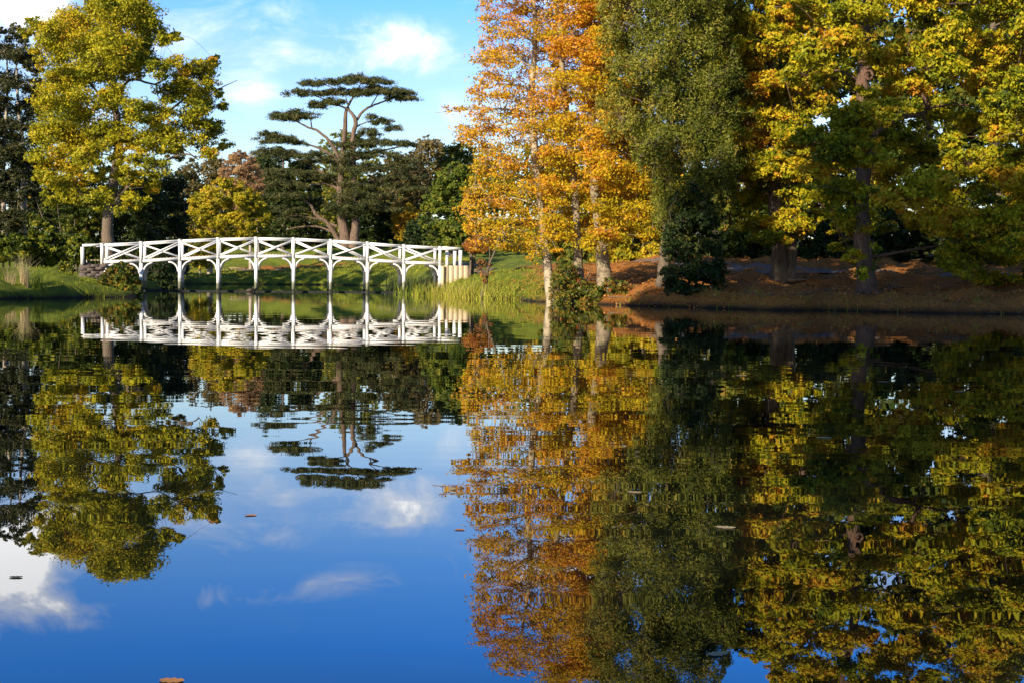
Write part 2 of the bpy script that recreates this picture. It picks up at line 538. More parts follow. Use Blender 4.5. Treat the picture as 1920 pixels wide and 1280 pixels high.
m, t = new_mat('ground_grass_and_litter')
g = t.n('ShaderNodeNewGeometry')
at_l = t.n('ShaderNodeAttribute', attribute_name='litter')
nA, nB, nC = t.noise(g.outputs['Position'], 1.2, 5), t.noise(g.outputs['Position'], 14, 5, .7), t.noise(g.outputs['Position'], 0.25, 4)
grass = t.ramp(nA, [(.3, (.10, .14, .012)), (.55, (.19, .23, .018)), (.75, (.30, .28, .035))])
grass = t.mix(t.val('MULTIPLY', nB, 0.5), grass, (.06, .075, .014))
lit = t.ramp(nB, [(.3, (.13, .055, .015)), (.48, (.36, .14, .028)), (.62, (.58, .22, .045)), (.8, (.62, .32, .09))])
lit = t.mix(t.ramp(nC, [(.45, (0, 0, 0)), (.7, (.4, .4, .4))]), lit, (.11, .075, .035))
lf = t.val('ADD', at_l.outputs['Fac'], t.val('MULTIPLY', t.val('SUBTRACT', nA, 0.5), 0.9), True)
lf = t.ramp(lf, [(.3, (0, 0, 0)), (.6, (1, 1, 1))])
col = t.mix(lf, grass, lit)
sp = t.n('ShaderNodeSeparateXYZ')
t.l(g.outputs['Position'], sp.inputs[0])
wet = t.ramp(t.val('ADD', sp.outputs[2], t.val('MULTIPLY', nA, 0.2)), [(.12, (1, 1, 1)), (.30, (0, 0, 0))])
col = t.mix(wet, col, (.022, .016, .010))
b = t.n('ShaderNodeBsdfPrincipled')
t.l(col, b.inputs['Base Color'])
b.inputs['Roughness'].default_value = 0.95
b.inputs['Specular IOR Level'].default_value = 0.15
bm = t.n('ShaderNodeBump')
bm.inputs['Distance'].default_value = 0.08
t.l(nB, bm.inputs['Height'])
t.l(bm.outputs[0], b.inputs['Normal'])
o = t.n('ShaderNodeOutputMaterial')
t.l(b.outputs[0], o.inputs[0])
ground = mesh_obj('ground', gv, gq, m, smooth=True)
la = ground.data.attributes.new('litter', 'FLOAT', 'POINT')
la.data.foreach_set('value', litter_mask(gv[:, 0], gv[:, 1]).astype(np.float32))
tag(ground, kind='structure')

# ------------------------------------------------------------------ water
m, t = new_mat('pond_water')
g = t.n('ShaderNodeNewGeometry')


def wave(scale, sx, sy, dist, prev=None, detail=2, rot=0.0, strength=None):
    mp = t.n('ShaderNodeMapping')
    mp.inputs['Scale'].default_value = (sx, sy, 1)
    mp.inputs['Rotation'].default_value = (0, 0, rot)
    t.l(g.outputs['Position'], mp.inputs[0])
    n = t.noise(mp.outputs[0], scale, detail, 0.5)
    bmp = t.n('ShaderNodeBump')
    bmp.inputs['Strength'].default_value = 1.0
    bmp.inputs['Distance'].default_value = dist
    if strength is not None:
        t.l(strength, bmp.inputs['Strength'])
    t.l(n, bmp.inputs['Height'])
    if prev:
        t.l(prev, bmp.inputs['Normal'])
    return bmp.outputs[0]


mpb = t.n('ShaderNodeMapping')
mpb.inputs['Scale'].default_value = (.10, .22, 1)
t.l(g.outputs['Position'], mpb.inputs[0])
breeze = t.ramp(t.noise(mpb.outputs[0], 1.0, 2), [(.38, (.25, .25, .25)), (.62, (1, 1, 1))])
nm = wave(1.0, 0.6, 1.6, 0.0011, None, 0, 0.05)
nm = wave(1.0, 1.5, 5.0, 0.00042, nm, 0, -0.04, breeze)
b = t.n('ShaderNodeBsdfPrincipled')
b.inputs['Base Color'].default_value = (.006, .008, .005, 1)
b.inputs['Roughness'].default_value = 0.0
b.inputs['IOR'].default_value = 1.75
t.l(nm, b.inputs['Normal'])
o = t.n('ShaderNodeOutputMaterial')
t.l(b.outputs[0], o.inputs[0])
WX0, WX1, WY0, WY1 = -60, 50, -2, 150
water = mesh_obj('pond_water', np.array([(WX0, WY0, 0), (WX1, WY0, 0), (WX1, WY1, 0), (WX0, WY1, 0)], float), np.array([(0, 1, 2, 3)]), m)
tag(water, kind='structure')


# ------------------------------------------------------------------ paths laid on the ground
def ribbon(name, pts, width, mat, lift=0.012):
    P = smooth_line(np.array([(*p, 0) for p in pts], float), 60)
    T = nrm(np.gradient(P, axis=0))
    S = np.stack([-T[:, 1], T[:, 0], np.zeros(len(P))], -1)
    cols = []
    for k in np.linspace(-.5, .5, 5):
        q = P + S * width * k * (1 + .06 * rng.normal(size=(len(P), 1)))
        q[:, 2] = gh(q[:, 0], q[:, 1]) + lift + 0.02
        cols.append(q)
    V = np.stack(cols, 1).reshape(-1, 3)
    i = np.arange(len(P) - 1)[:, None] * 5
    j = np.arange(4)[None]
    Q = np.stack([i + j, i + j + 1, i + j + 6, i + j + 5], -1).reshape(-1, 4)
    o = mesh_obj(name, V, Q, mat, smooth=True)
    tag(o, kind='structure')
    return o


ribbon('gravel_path', [at(1990, 520, 46)[:2], at(1800, 517, 48)[:2], at(1640, 508, 50)[:2], at(1480, 505, 53)[:2], at(1330, 500, 57)[:2], at(1180, 490, 64)[:2], at(1000, 487, 74)[:2], at(905, 494, 76)[:2]], 1.2, M['gravel'])
ribbon('lawn_path', [at(905, 490, 82)[:2], at(880, 484, 105)[:2], at(830, 488, 128)[:2], at(740, 497, 142)[:2], at(620, 504, 146)[:2], at(430, 514, 150)[:2], at(250, 512, 150)[:2]], 1.8, M['gravel'])


# ------------------------------------------------------------------ trees
def fill_poly(poly, r, tries=2600, overlap=0.75, holes=(), rr=None):
    """blob centres and radii (pixels) that fill a crown outline"""
    P = np.array(poly, float)
    lo, hi = P.min(0), P.max(0)
    X, Y = rng.uniform(lo[0], hi[0], tries), rng.uniform(lo[1], hi[1], tries)
    ok = in_poly(X, Y, P)
    X, Y = X[ok], Y[ok]
    D = poly_dist(X, Y, P)
    R = np.minimum(r * rng.uniform(0.6, 1.35, len(X)), D * 1.15 + r * 0.12)
    keep = []
    for i in np.argsort(-R):
        if R[i] < r * 0.25:
            break
        if any((X[i] - hx) ** 2 + (Y[i] - hy) ** 2 < (hr + R[i] * .5) ** 2 for hx, hy, hr in holes):
            continue
        if all((X[i] - X[k]) ** 2 + (Y[i] - Y[k]) ** 2 > ((R[i] + R[k]) * overlap) ** 2 for k in keep):
            keep.append(i)
    return [(X[i], Y[i], R[i]) for i in keep]


def grow(name, label, cat, D, trunk, blobs, nleaf, leaf, mat, bark, group=None, flat=0.7, depth=None, tint=(.45, .16, .12), aspect=0.6,
         limbs=(), spray_n=14, spray_r=0.34, up=0.5, back=0.5, limb_k=1.0, axis=None, front=.7, stem_clear=False, roots=0, tint_fn=None, trunk_name='trunk', sides=9, twigs=True, flare=1.35, twig_r=0.012, squash=(1.15, 1.15, .62)):
    """trunk: list of strands, each [(px, py, width px), ...] from the ground up; blobs: [(px, py, r px)] of the crown at distance D"""
    pm = D / F                                            # metres per pixel at the tree
    if not isinstance(trunk[0], list):
        trunk = [trunk]
    b0 = at(trunk[0][0][0], trunk[0][0][1], D)
    base = np.array([b0[0], b0[1], g1(b0[0], b0[1])])
    root = thing(name, label, cat, base, group)
    ta = Acc()
    nodes = []                                           # skeleton samples a limb may start from
    for si, st in enumerate(trunk):
        off = 0.0 if si == 0 else rng.uniform(-.4, .4)
        P = np.array([at(x, y, D + off) for x, y, _ in st])
        gz = g1(P[0][0], P[0][1])
        if si == 0 or st[0][1] > 440:
            P[0][2] = min(gz, P[0][2])
            P = np.vstack([P[0] - [0, 0, .35], P])
            wd = np.array([st[0][2] * flare * 1.1] + [st[0][2] * flare] + [x[2] for x in st[1:]])
        else:
            wd = np.array([x[2] for x in st])
        n = max(8, 5 * len(P))
        L = smooth_line(P, n)
        R = np.interp(np.linspace(0, len(P) - 1, n), np.arange(len(P)), wd * pm / 2)
        L[2:-1, :2] += rng.normal(scale=.09, size=(n - 3, 2)) * R[2:-1, None]
        V, Q = tube(L, R, sides, 0.025)
        ta.add(V, Q)
        for k in range(2, n):
            nodes.append((L[k], R[k]))
    to = ta.obj(trunk_name, bark, root, True)
    if trunk_name == 'stems':
        to['kind'] = 'stuff'
    for k in range(roots):                                # flaring roots that run out over the ground
        a_ = 2 * math.pi * (k + rng.uniform(-.25, .25)) / roots
        r_ = trunk[0][0][2] * pm / 2
        dv = np.array([math.cos(a_), math.sin(a_), 0])
        ln = r_ * rng.uniform(2.4, 4.2)
        P = [base + dv * r_ * .55 + [0, 0, r_ * 1.5], base + dv * r_ * 1.25 + [0, 0, r_ * .45]]
        for q in (.55, 1.0):
            e_ = base + dv * (r_ + ln * q) + np.array([-dv[1], dv[0], 0]) * ln * .2 * rng.normal()
            P.append(np.array([e_[0], e_[1], g1(e_[0], e_[1]) + (.03 if q < 1 else -.08)]))
        V, Q = tube(smooth_line(P, 10), np.linspace(r_ * .36, r_ * .07, 10), 6, .04)
        mesh_obj('root', V, Q, bark, root, smooth=True)
    for lm in limbs:                                      # limbs the photograph shows, drawn one by one
        P = np.array([at(x, y, D + (l[3] if len(l) > 3 else 0)) for l in lm for x, y in [l[:2]]])
        n = 4 * len(P)
        L = smooth_line(P, n)
        R = np.interp(np.linspace(0, len(P) - 1, n), np.arange(len(P)), np.array([l[2] for l in lm]) * pm / 2)
        L[1:-1] += rng.normal(scale=.14, size=(n - 2, 3)) * R[1:-1, None]
        V, Q = tube(L, R, 6, 0.05)
        mesh_obj('limb', V, Q, bark, root, smooth=True)
        for k in range(1, n):
            nodes.append((L[k], R[k]))
    # crown blobs get a depth of their own
    bx = np.array([b[0] for b in blobs])
    ax = np.median(bx) if axis is None else axis
    Rw = max(bx.max() - ax, ax - bx.min(), 1.0)
    dep = Rw * pm if depth is None else depth
    C, RB = [], []
    for x, y, r, *e in blobs:
        k = math.sqrt(max(0.06, 1 - ((x - ax) / (Rw * 1.1)) ** 2))
        dy = dep * k * rng.uniform(-.85, .85)
        if e:
            dy = e[0]
        elif stem_clear and abs(x - np.interp(-y, [-p_[1] for p_ in trunk[0]], [p_[0] for p_ in trunk[0]])) < r * .8 and y > -40:
            dy = abs(dy) + .35                            # the stem shows in front of its own foliage
        C.append(at(x, y, D + dy))
        RB.append(r * pm)
        if not e and k > 0.5 and rng.random() < back:      # another one on the far or near side
            dy2 = -np.sign(dy) * dep * k * rng.uniform(.35, .9)
            C.append(at(x + rng.uniform(-.5, .5) * r, y + rng.uniform(-.5, .5) * r, D + dy2))
            RB.append(r * pm)
        if not e and abs(x - ax) < r * 1.4 and rng.random() < front:      # foliage hangs in front of the trunk too
            C.append(at(x + rng.uniform(-.6, .6) * r, y + rng.uniform(-.5, .5) * r, D - dep * rng.uniform(.3, .6)))
            RB.append(r * pm)
    C, RB = np.array(C), np.array(RB)
    # branches: every clump hangs on the nearest sensible skeleton sample
    NP = np.array([n_[0] for n_ in nodes])
    NR = np.array([n_[1] for n_ in nodes])
    order = np.argsort([np.min(np.hypot(NP[:, 0] - c[0], NP[:, 1] - c[1])) for c in C])
    ba = Acc()
    PP, PR = [p for p in NP], [r for r in NR]
    for i in order:
        A = np.array(PP)
        d = C[i] - A
        dist = np.linalg.norm(d, axis=1)
        cost = dist * (1 + np.maximum(0, -d[:, 2] / (dist + 1e-6)) * 1.2) + np.where(dist < .25, 5, 0)
        j = int(np.argmin(cost))
        p0, p1 = A[j], C[i]
        r0 = min(PR[j] * .6, .012 + .018 * dist[j] * limb_k + .012 * RB[i], .06)
        mid = (p0 + p1) / 2 + np.array([0, 0, .12 * dist[j]]) + rng.normal(scale=.07 * dist[j], size=3)
        L = smooth_line([p0, mid, p1], 7)
        R = np.linspace(r0, max(r0 * .4, twig_r), 7)
        V, Q = tube(L, R, 5)
        ba.add(V, Q)
        for q, rq in zip(L[3:], R[3:]):
            PP.append(q)
            PR.append(rq)
    # sprays and leaves
    area = RB ** 2
    wt = area / area.sum()
    LC, LN, LT = [], [], []
    for i in range(len(C)):
        ns = max(3, int(spray_n * (RB[i] / np.median(RB)) ** 1.3))
        u = nrm(rng.normal(size=(ns, 3)))
        rad = rng.uniform(.1, 1, (ns, 1)) ** .45
        S = C[i] + u * rad * RB[i] * np.array([1, 1, flat])
        nl = max(2, int(nleaf * wt[i] / ns))
        sz = RB[i] * spray_r * rng.uniform(.6, 1.4, (ns, 1, 1))
        q = nrm(rng.normal(size=(ns, nl, 3))) * rng.uniform(0, 1, (ns, nl, 1)) ** .5
        pos = S[:, None] + q * sz * np.array(squash)
        out = nrm(S - C[i])[:, None] * .5 + q * .35
        nr = rng.normal(size=(ns, nl, 3)) * .75 + out + np.array([0, 0, up])
        tt = tint[0] + tint[1] * rng.normal() * .8 + tint[1] * rng.normal(size=(ns, 1)) + tint[2] * rng.normal(size=(ns, nl))
        if tint_fn is not None:
            tt = tt + tint_fn(pos)
        LC.append(pos.reshape(-1, 3))
        LN.append(nr.reshape(-1, 3))
        LT.append(tt.ravel())
        if twigs:
            V, Q = sticks(np.repeat(C[i][None], ns, 0), S, twig_r * 1.3, twig_r * .5)
            ba.add(V, Q)
    tag(ba.obj('branches', bark, root), kind='stuff')
    LC, LN, LT = np.concatenate(LC), np.concatenate(LN), np.concatenate(LT)
    if D > 20:
        V, Q = leaf_tris(LC, LN, leaf * 1.15, leaf * aspect * 1.3)
        mesh_obj('crown', V, None, mat, root, np.clip(LT, 0, 1), tris=Q)
    else:
        V, Q = leaf_quads(LC, LN, leaf, leaf * aspect)
        mesh_obj('crown', V, Q, mat, root, np.clip(LT, 0, 1))
    return root


def ell(px, py, rx, ry, n=14, j=.14):
    return [(px + rx * math.cos(a) * (1 + j * rng.normal()), py + ry * math.sin(a) * (1 + j * rng.normal())) for a in np.linspace(0, 2 * math.pi, n, endpoint=False)]


# --- golden oak on the left bank
oakL = [(215, 25, 42), (170, 35, 38), (252, 28, 34), (130, 55, 36), (92, 70, 28), (62, 42, 15), (48, 62, 12), (285, 58, 24), (308, 70, 16), (330, 66, 10), (215, 4, 20), (185, 8, 16),
        (110, 105, 36), (165, 92, 40), (225, 88, 38), (266, 98, 26), (100, 148, 28), (135, 150, 34), (188, 138, 34), (240, 132, 28), (75, 120, 14), (65, 95, 14),
        (298, 132, 22), (338, 122, 24), (375, 130, 24), (400, 112, 13), (352, 156, 20), (394, 160, 18), (318, 178, 24), (368, 184, 26), (404, 198, 16), (408, 175, 10),
        (102, 190, 30), (150, 200, 36), (205, 192, 28), (262, 206, 28), (310, 220, 30), (358, 222, 28), (396, 236, 20), (418, 270, 15), (422, 192, 7),
        (96, 240, 30), (140, 252, 34), (190, 250, 30), (236, 258, 24), (285, 262, 30), (330, 262, 24), (376, 258, 24), (68, 200, 10),
        (80, 298, 25), (120, 300, 30), (165, 293, 26), (262, 290, 22), (292, 308, 22), (330, 292, 14), (392, 288, 15), (150, 335, 22), (110, 340, 22), (80, 332, 18), (288, 332, 12), (215, 300, 16), (185, 330, 16), (240, 338, 20), (255, 375, 20), (170, 366, 20), (128, 372, 20), (285, 352, 15), (200, 362, 18, -2.5), (222, 395, 14, -2.2), (95, 372, 16), (225, 330, 16, -3)]
grow('oak_tree', 'tall golden-green oak behind the left end of the white bridge', 'tree', 84.0,
     [(203, 486, 24), (202, 440, 21), (205, 390, 20), (215, 330, 19), (222, 280, 17), (218, 220, 14), (212, 160, 11), (214, 90, 8), (216, 20, 4)],
     [(b_[0], b_[1], b_[2] * 1.02, *b_[3:]) for b_ in oakL], 150000, .14, M['oak_gold'], M['bark_oak'], flat=.85, tint=(.33, .16, .14), axis=220, spray_r=.5, spray_n=17, back=.6, front=.85, limbs=[
         [(217, 300, 8), (240, 275, 7), (290, 235, 5), (340, 190, 4), (385, 165, 2)], [(216, 190, 6), (245, 150, 5), (290, 158, 4), (320, 140, 2)], [(390, 183, 3), (415, 165, 2), (445, 151, 1)],
         [(214, 210, 6), (180, 170, 5), (155, 138, 5), (130, 128, 3)], [(208, 390, 6), (260, 330, 5), (340, 290, 4), (372, 300, 2)]])

# --- ivy-clad dark trees at the left edge
for lab, D, tr, poly, nl in (
        ('dark ivy-clad tree with pale bare stems at the far left edge', 98, [[(42, 470, 12), (44, 300, 9), (36, 220, 6), (30, 120, 3)], [(10, 470, 9), (6, 300, 7), (14, 180, 4), (12, 80, 2)]],
         [(-50, 60), (0, 55), (30, 40), (62, 95), (86, 150), (80, 240), (92, 330), (100, 400), (70, 440), (-50, 450), (-90, 300), (-80, 150)], 62000),
        ('dark ivy-clad tree mostly cut off by the left edge of the frame', 103, [[(-90, 470, 12), (-95, 300, 9), (-92, 120, 3)]],
         [(-160, 40), (-100, 0), (-50, 30), (-30, 120), (-30, 300), (-20, 430), (-180, 440), (-200, 200)], 16000)):
    grow('ivy_tree', lab, 'tree', D, tr, fill_poly(poly, 20, 2500, .72), nl, .15, M['ivy'], M['bark_pale'], tint=(.36, .16, .14), depth=3.0, limb_k=.8, back=.9)


# --- shrubs and bushes: low crowns on several stems
def bush(name, label, D, poly, nl, leaf, mat, bark=None, r=14, tint=(.45, .15, .14), aspect=.6, group=None, cat='shrub', depth=None, stem_w=4, up=.4, flat=.85):
    P = np.array(poly, float)
    h_ = P[:, 1].max() - P[:, 1].min()
    poly = [(x, y + .16 * h_ if y > P[:, 1].max() - .12 * h_ else y) for x, y in poly]
    cx, by = P[:, 0].mean(), P[:, 1].max()
    wpx = P[:, 0].max() - P[:, 0].min()
    st = []
    for k in range(4):
        x = cx + wpx * .1 * (k - 1.5)
        st.append([(x, by, stem_w), (cx + wpx * .18 * (k - 1.5), by - .4 * (by - P[:, 1].min()), stem_w * .6), (cx + wpx * .25 * (k - 1.5), P[:, 1].min() + .25 * (by - P[:, 1].min()), stem_w * .25)])
    st2 = [st[0]]
    b0 = at(st[0][0][0], by, D)
    return grow(name, label, cat, D, st, fill_poly(poly, r, 1800, .7), nl, leaf, mat, bark or M['bark_oak'], group, flat, depth, tint, aspect, spray_n=10, up=up, trunk_name='stems', sides=5, back=.8, limb_k=.6, flare=1.1)


bush('laurel_bush', 'glossy green laurel bush at the left edge above the grass bank', 63, [(-40, 482), (-35, 450), (0, 440), (30, 438), (55, 450), (60, 482)], 9000, .16, M['laurel'], tint=(.42, .18, .16))
bush('laurel_bush', 'tallest laurel bush left of the golden oak trunk', 64, [(50, 484), (52, 452), (62, 425), (78, 408), (92, 430), (115, 446), (125, 484)], 11000, .16, M['laurel'], tint=(.42, .18, .16))
bush('laurel_bush', 'laurel bush directly behind the left end post of the bridge', 72, [(112, 488), (115, 462), (135, 446), (165, 445), (178, 470), (176, 490)], 8000, .16, M['laurel'], tint=(.42, .18, .16))
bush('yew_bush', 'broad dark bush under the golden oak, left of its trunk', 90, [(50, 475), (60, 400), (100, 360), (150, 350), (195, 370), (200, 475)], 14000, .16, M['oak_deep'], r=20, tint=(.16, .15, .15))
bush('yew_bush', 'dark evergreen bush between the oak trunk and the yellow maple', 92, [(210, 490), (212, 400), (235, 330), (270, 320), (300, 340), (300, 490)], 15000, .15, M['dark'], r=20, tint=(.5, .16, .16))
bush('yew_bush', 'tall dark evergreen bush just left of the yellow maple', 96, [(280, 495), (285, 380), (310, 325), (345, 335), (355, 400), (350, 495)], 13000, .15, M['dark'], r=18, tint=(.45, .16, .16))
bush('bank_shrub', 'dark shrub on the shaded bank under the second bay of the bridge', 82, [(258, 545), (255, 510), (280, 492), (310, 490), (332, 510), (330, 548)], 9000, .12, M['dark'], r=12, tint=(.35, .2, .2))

# --- maple, birch and the far woodland
grow('maple_tree', 'rounded yellow-green maple behind the bridge, left of the cedar', 'tree', 138, [[(393, 514, 9), (395, 480, 7), (405, 420, 5), (412, 370, 3)], [(375, 518, 4), (374, 490, 3), (376, 440, 2)]],
     fill_poly([(345, 412), (358, 372), (385, 346), (412, 334), (448, 338), (480, 360), (503, 385), (508, 420), (498, 446), (470, 462), (420, 470), (396, 502), (360, 505), (342, 470)], 14, 2600, .66), 34000, .24, M['maple'], M['bark_pale'], tint=(.34, .18, .14), back=.9)
grow('birch_tree', 'tan bare-twigged birch rising behind the yellow maple', 'tree', 150, [[(470, 512, 6), (468, 420, 4), (456, 330, 3), (450, 290, 1.5)], [(486, 512, 5), (480, 400, 3), (465, 320, 2)]],
     fill_poly([(408, 372), (412, 318), (428, 292), (450, 280), (478, 292), (492, 322), (492, 372), (480, 400), (430, 395)], 10, 2600, .66), 22000, .26, M['birchtwig'], M['bark_pale'], tint=(.5, .15, .15), aspect=.22, up=-.1)

# --- cedar of Lebanon
pads = [(672, 152, 62, 13), (583, 156, 28, 8), (566, 174, 32, 8), (755, 184, 30, 9), (646, 174, 54, 10), (618, 192, 34, 8), (707, 171, 56, 12), (740, 172, 36, 8), (553, 216, 46, 11), (594, 199, 18, 7), (535, 222, 26, 6),
        (520, 262, 40, 12), (499, 251, 18, 7), (560, 267, 18, 5), (716, 228, 24, 7), (738, 240, 13, 7), (700, 219, 10, 4), (692, 248, 20, 10), (737, 268, 42, 7), (698, 266, 40, 10), (660, 271, 44, 7), (765, 272, 14, 5),
        (514, 284, 38, 11), (568, 290, 58, 10), (606, 302, 38, 9), (707, 290, 46, 10), (737, 314, 54, 9), (666, 314, 44, 9), (544, 323, 54, 11), (529, 347, 50, 12), (538, 367, 46, 12), (590, 330, 30, 8),
        (648, 388, 36, 13), (701, 367, 42, 14), (692, 347, 58, 10), (767, 352, 38, 10), (752, 332, 52, 10), (538, 391, 40, 11), (625, 335, 24, 7), (560, 410, 36, 9), (720, 392, 34, 9), (760, 300, 24, 7), (500, 330, 18, 6), (500, 372, 20, 8)]
CD = 176.0


def cedar():
    trunk = [[(648, 462, 21), (643, 420, 18), (638, 385, 15), (639, 335, 12), (643, 285, 11), (647, 235, 8), (650, 205, 6), (664, 180, 3)],
             [(663, 462, 18), (666, 420, 15), (667, 380, 11), (662, 315, 10), (662, 255, 9), (667, 228, 8), (655, 208, 5), (640, 200, 3)]]
    limbs = [[(667, 228, 6), (680, 210, 5), (695, 200, 4), (722, 190, 3), (748, 181, 1)], [(640, 306, 8), (618, 266, 6), (595, 246, 5), (575, 238, 4), (550, 224, 2)],
             [(640, 312, 7), (620, 290, 6), (590, 275, 4), (562, 268, 2)], [(634, 346, 7), (605, 325, 6), (575, 306, 4), (550, 298, 2)], [(636, 356, 7), (616, 346, 5), (592, 346, 4), (575, 352, 2)],
             [(634, 452, 11), (615, 420, 8), (592, 402, 7), (585, 388, 6), (568, 374, 3)], [(632, 425, 7), (600, 412, 5), (560, 406, 4), (530, 404, 2)], [(632, 440, 5), (600, 426, 4), (560, 426, 3), (535, 432, 1)],
             [(664, 240, 4), (675, 235, 3), (692, 228, 2), (712, 226, 1)], [(666, 300, 6), (690, 290, 5), (730, 280, 3), (765, 272, 1)], [(668, 350, 6), (700, 340, 4), (740, 336, 2)], [(668, 390, 6), (700, 380, 4), (735, 362, 2)]]
    limbs += [[(664, 182, 3), (672, 166, 2.5), (680, 152, 1)], [(664, 182, 3), (640, 172, 2), (610, 160, 1.5), (585, 155, 1)], [(640, 200, 3), (618, 194, 2.5), (598, 182, 2), (566, 175, 1)], [(695, 200, 2.5), (706, 182, 2), (712, 172, 1)],
              [(585, 243, 3), (583, 222, 2), (590, 204, 1)], [(575, 238, 3), (550, 226, 2), (530, 222, 1)], [(655, 206, 3), (650, 190, 2), (648, 176, 1)], [(562, 268, 2), (530, 262, 2), (505, 256, 1)], [(664, 255, 3), (680, 250, 2), (694, 246, 1)]]
    blobs = []
    for x, y, rx, ry in pads:                              # each pad becomes a flat shelf of small sprays
        n = max(6, int(rx * ry / (8 if y < 275 else 11)))
        for _ in range(n):
            a, q = rng.uniform(0, 2 * math.pi), rng.uniform(0, 1) ** .5
            dpt = rx * q * math.sin(a) * CD / F * .8
            blobs.append((x + rx * q * math.cos(a), y + ry * (rng.uniform(-.9, .5) * (1 - .6 * q) + .35 * q * q) + 1.5 * math.sin(x * .7 + 7 * q * math.cos(a)), rng.uniform(3.0, 6.6), dpt * 1.0))
    for x, y in ((650, 300), (640, 318), (668, 322), (655, 350), (640, 372), (668, 384), (650, 392), (676, 398), (640, 400), (660, 288), (690, 380), (625, 388), (662, 362)):
        for _ in range(3):
            blobs.append((x + rng.uniform(-12, 12), y + rng.uniform(-4, 4), rng.uniform(6, 10), -rng.uniform(1.2, 3.5)))
    return grow('cedar_tree', 'flat-topped cedar with layered dark shelves behind the middle of the bridge', 'tree', CD, trunk, blobs, 100000, .36, M['cedar'], M['bark_cedar'],
                flat=.5, tint=(.5, .15, .16), aspect=.2, limbs=limbs, spray_n=5, spray_r=1.15, squash=(1.35, 1.35, .55), front=0, up=.9, twig_r=.02, limb_k=.5, flare=1.15)


cedar()

FAR = [('yew_tree', 'dark dense yew directly behind the left side of the cedar', 186, (530, 470), [(478, 320), (490, 285), (525, 275), (565, 292), (600, 330), (606, 465), (478, 470)], 'dark', 26000, .30, .5),
       ('broadleaf_tree', 'pale yellow-green treetop showing between the two upper cedar stems', 205, (645, 462), [(585, 300), (603, 262), (635, 245), (668, 250), (700, 272), (715, 310), (700, 440), (600, 440)], 'green', 16000, .34, .75),
       ('broadleaf_tree', 'dull brown-green tree right of the cedar trunk in the far wood', 204, (740, 462), [(690, 330), (720, 298), (770, 284), (800, 310), (806, 440), (700, 450)], 'brown', 15000, .34, .35),
       ('broadleaf_tree', 'dull brownish rounded treetop on the skyline right of the cedar', 215, (802, 460), [(768, 300), (780, 264), (803, 252), (828, 262), (838, 300), (826, 400), (780, 400)], 'brown', 9000, .34, .8),
       ('broadleaf_tree', 'dark green rounded tree on the skyline left of the orange beeches', 195, (856, 465), [(815, 320), (832, 276), (862, 264), (894, 276), (910, 320), (905, 440), (815, 440)], 'oak_deep', 14000, .32, .35),
       ('broadleaf_tree', 'small bright yellow tree in the dark wood right of the cedar', 180, (762, 468), [(735, 400), (744, 384), (768, 380), (786, 396), (784, 440), (758, 458), (738, 444)], 'yellow', 6000, .28, .5),
       ('broadleaf_tree', 'sunlit green tree with yellowing leaves just left of the orange beeches', 150, (846, 480), [(786, 420), (795, 365), (820, 332), (850, 302), (880, 310), (900, 380), (895, 455), (850, 472), (806, 462)], 'green', 24000, .26, .5),
       ('broadleaf_tree', 'brown-leaved tree on the skyline between the golden oak and the birch', 205, (410, 470), [(320, 330), (350, 300), (390, 286), (430, 300), (470, 310), (490, 350), (480, 450), (330, 450)], 'brown', 15000, .36, .4),
       ('broadleaf_tree', 'dark green tree in the far wood left of the yew and cedar', 200, (490, 470), [(440, 340), (470, 295), (500, 284), (520, 300), (530, 460), (450, 460)], 'oak_deep', 10000, .34, .3),
       ('broadleaf_tree', 'dark tree filling the wood behind the golden oak trunk', 118, (250, 490), [(60, 400), (110, 330), (200, 310), (290, 330), (345, 350), (350, 480), (60, 480)], 'dark', 22000, .22, .4),
       ('broadleaf_tree', 'dark tree filling the wood behind the ivy-clad stems', 112, (20, 475), [(-90, 250), (-20, 180), (50, 200), (100, 280), (120, 460), (-100, 460)], 'dark', 18000, .22, .4),
       ('yew_tree', 'low dark yew between the cedar trunk and the yellow tree', 186, (710, 468), [(655, 460), (660, 400), (690, 370), (730, 380), (755, 420), (760, 465)], 'dark', 12000, .28, .4),
       ('yew_tree', 'low dark yew behind the right half of the bridge railing', 176, (800, 472), [(750, 468), (760, 425), (790, 405), (830, 420), (850, 470)], 'dark', 9000, .28, .45)]
for nm_, lab, D, (tx, ty), poly, mt, nl, lf, tn in FAR:
    top = min(p[1] for p in poly)
    grow(nm_, lab, 'tree', D, [(tx, ty, 10), (tx + 3, (ty + top) / 2, 7), (tx, top + 15, 2)], fill_poly(poly, 13 if nl < 20000 else 15, 2000, .66), nl, lf, M[mt], M['bark_oak'] if mt != 'birchtwig' else M['bark_pale'], tint=(tn, .16, .14), back=.5, limb_k=.8)

# far-off wood that closes the view: one mass
wa = Acc()
for k in range(150):
    x = rng.uniform(-115, 70)
    y = rng.uniform(225, 262)
    h = rng.uniform(9, 14.5) - (3 if x < -60 else 0)
    z = g1(x, y)
    n = 160
    u = nrm(rng.normal(size=(n, 3))) * rng.uniform(.6, 1, (n, 1))
    c = np.array([x, y, z + h * .55]) + u * np.array([3.6, 3.6, h * .5])
    V, Q = leaf_quads(c, rng.normal(size=(n, 3)) + u + [0, 0, .4], 1.0, .8)
    wa.add(V, Q, np.clip(rng.uniform(.1, .7) + .13 * rng.normal(size=n), 0, 1))
tag(wa.obj('far_wood', M['oak_deep']), kind='stuff')

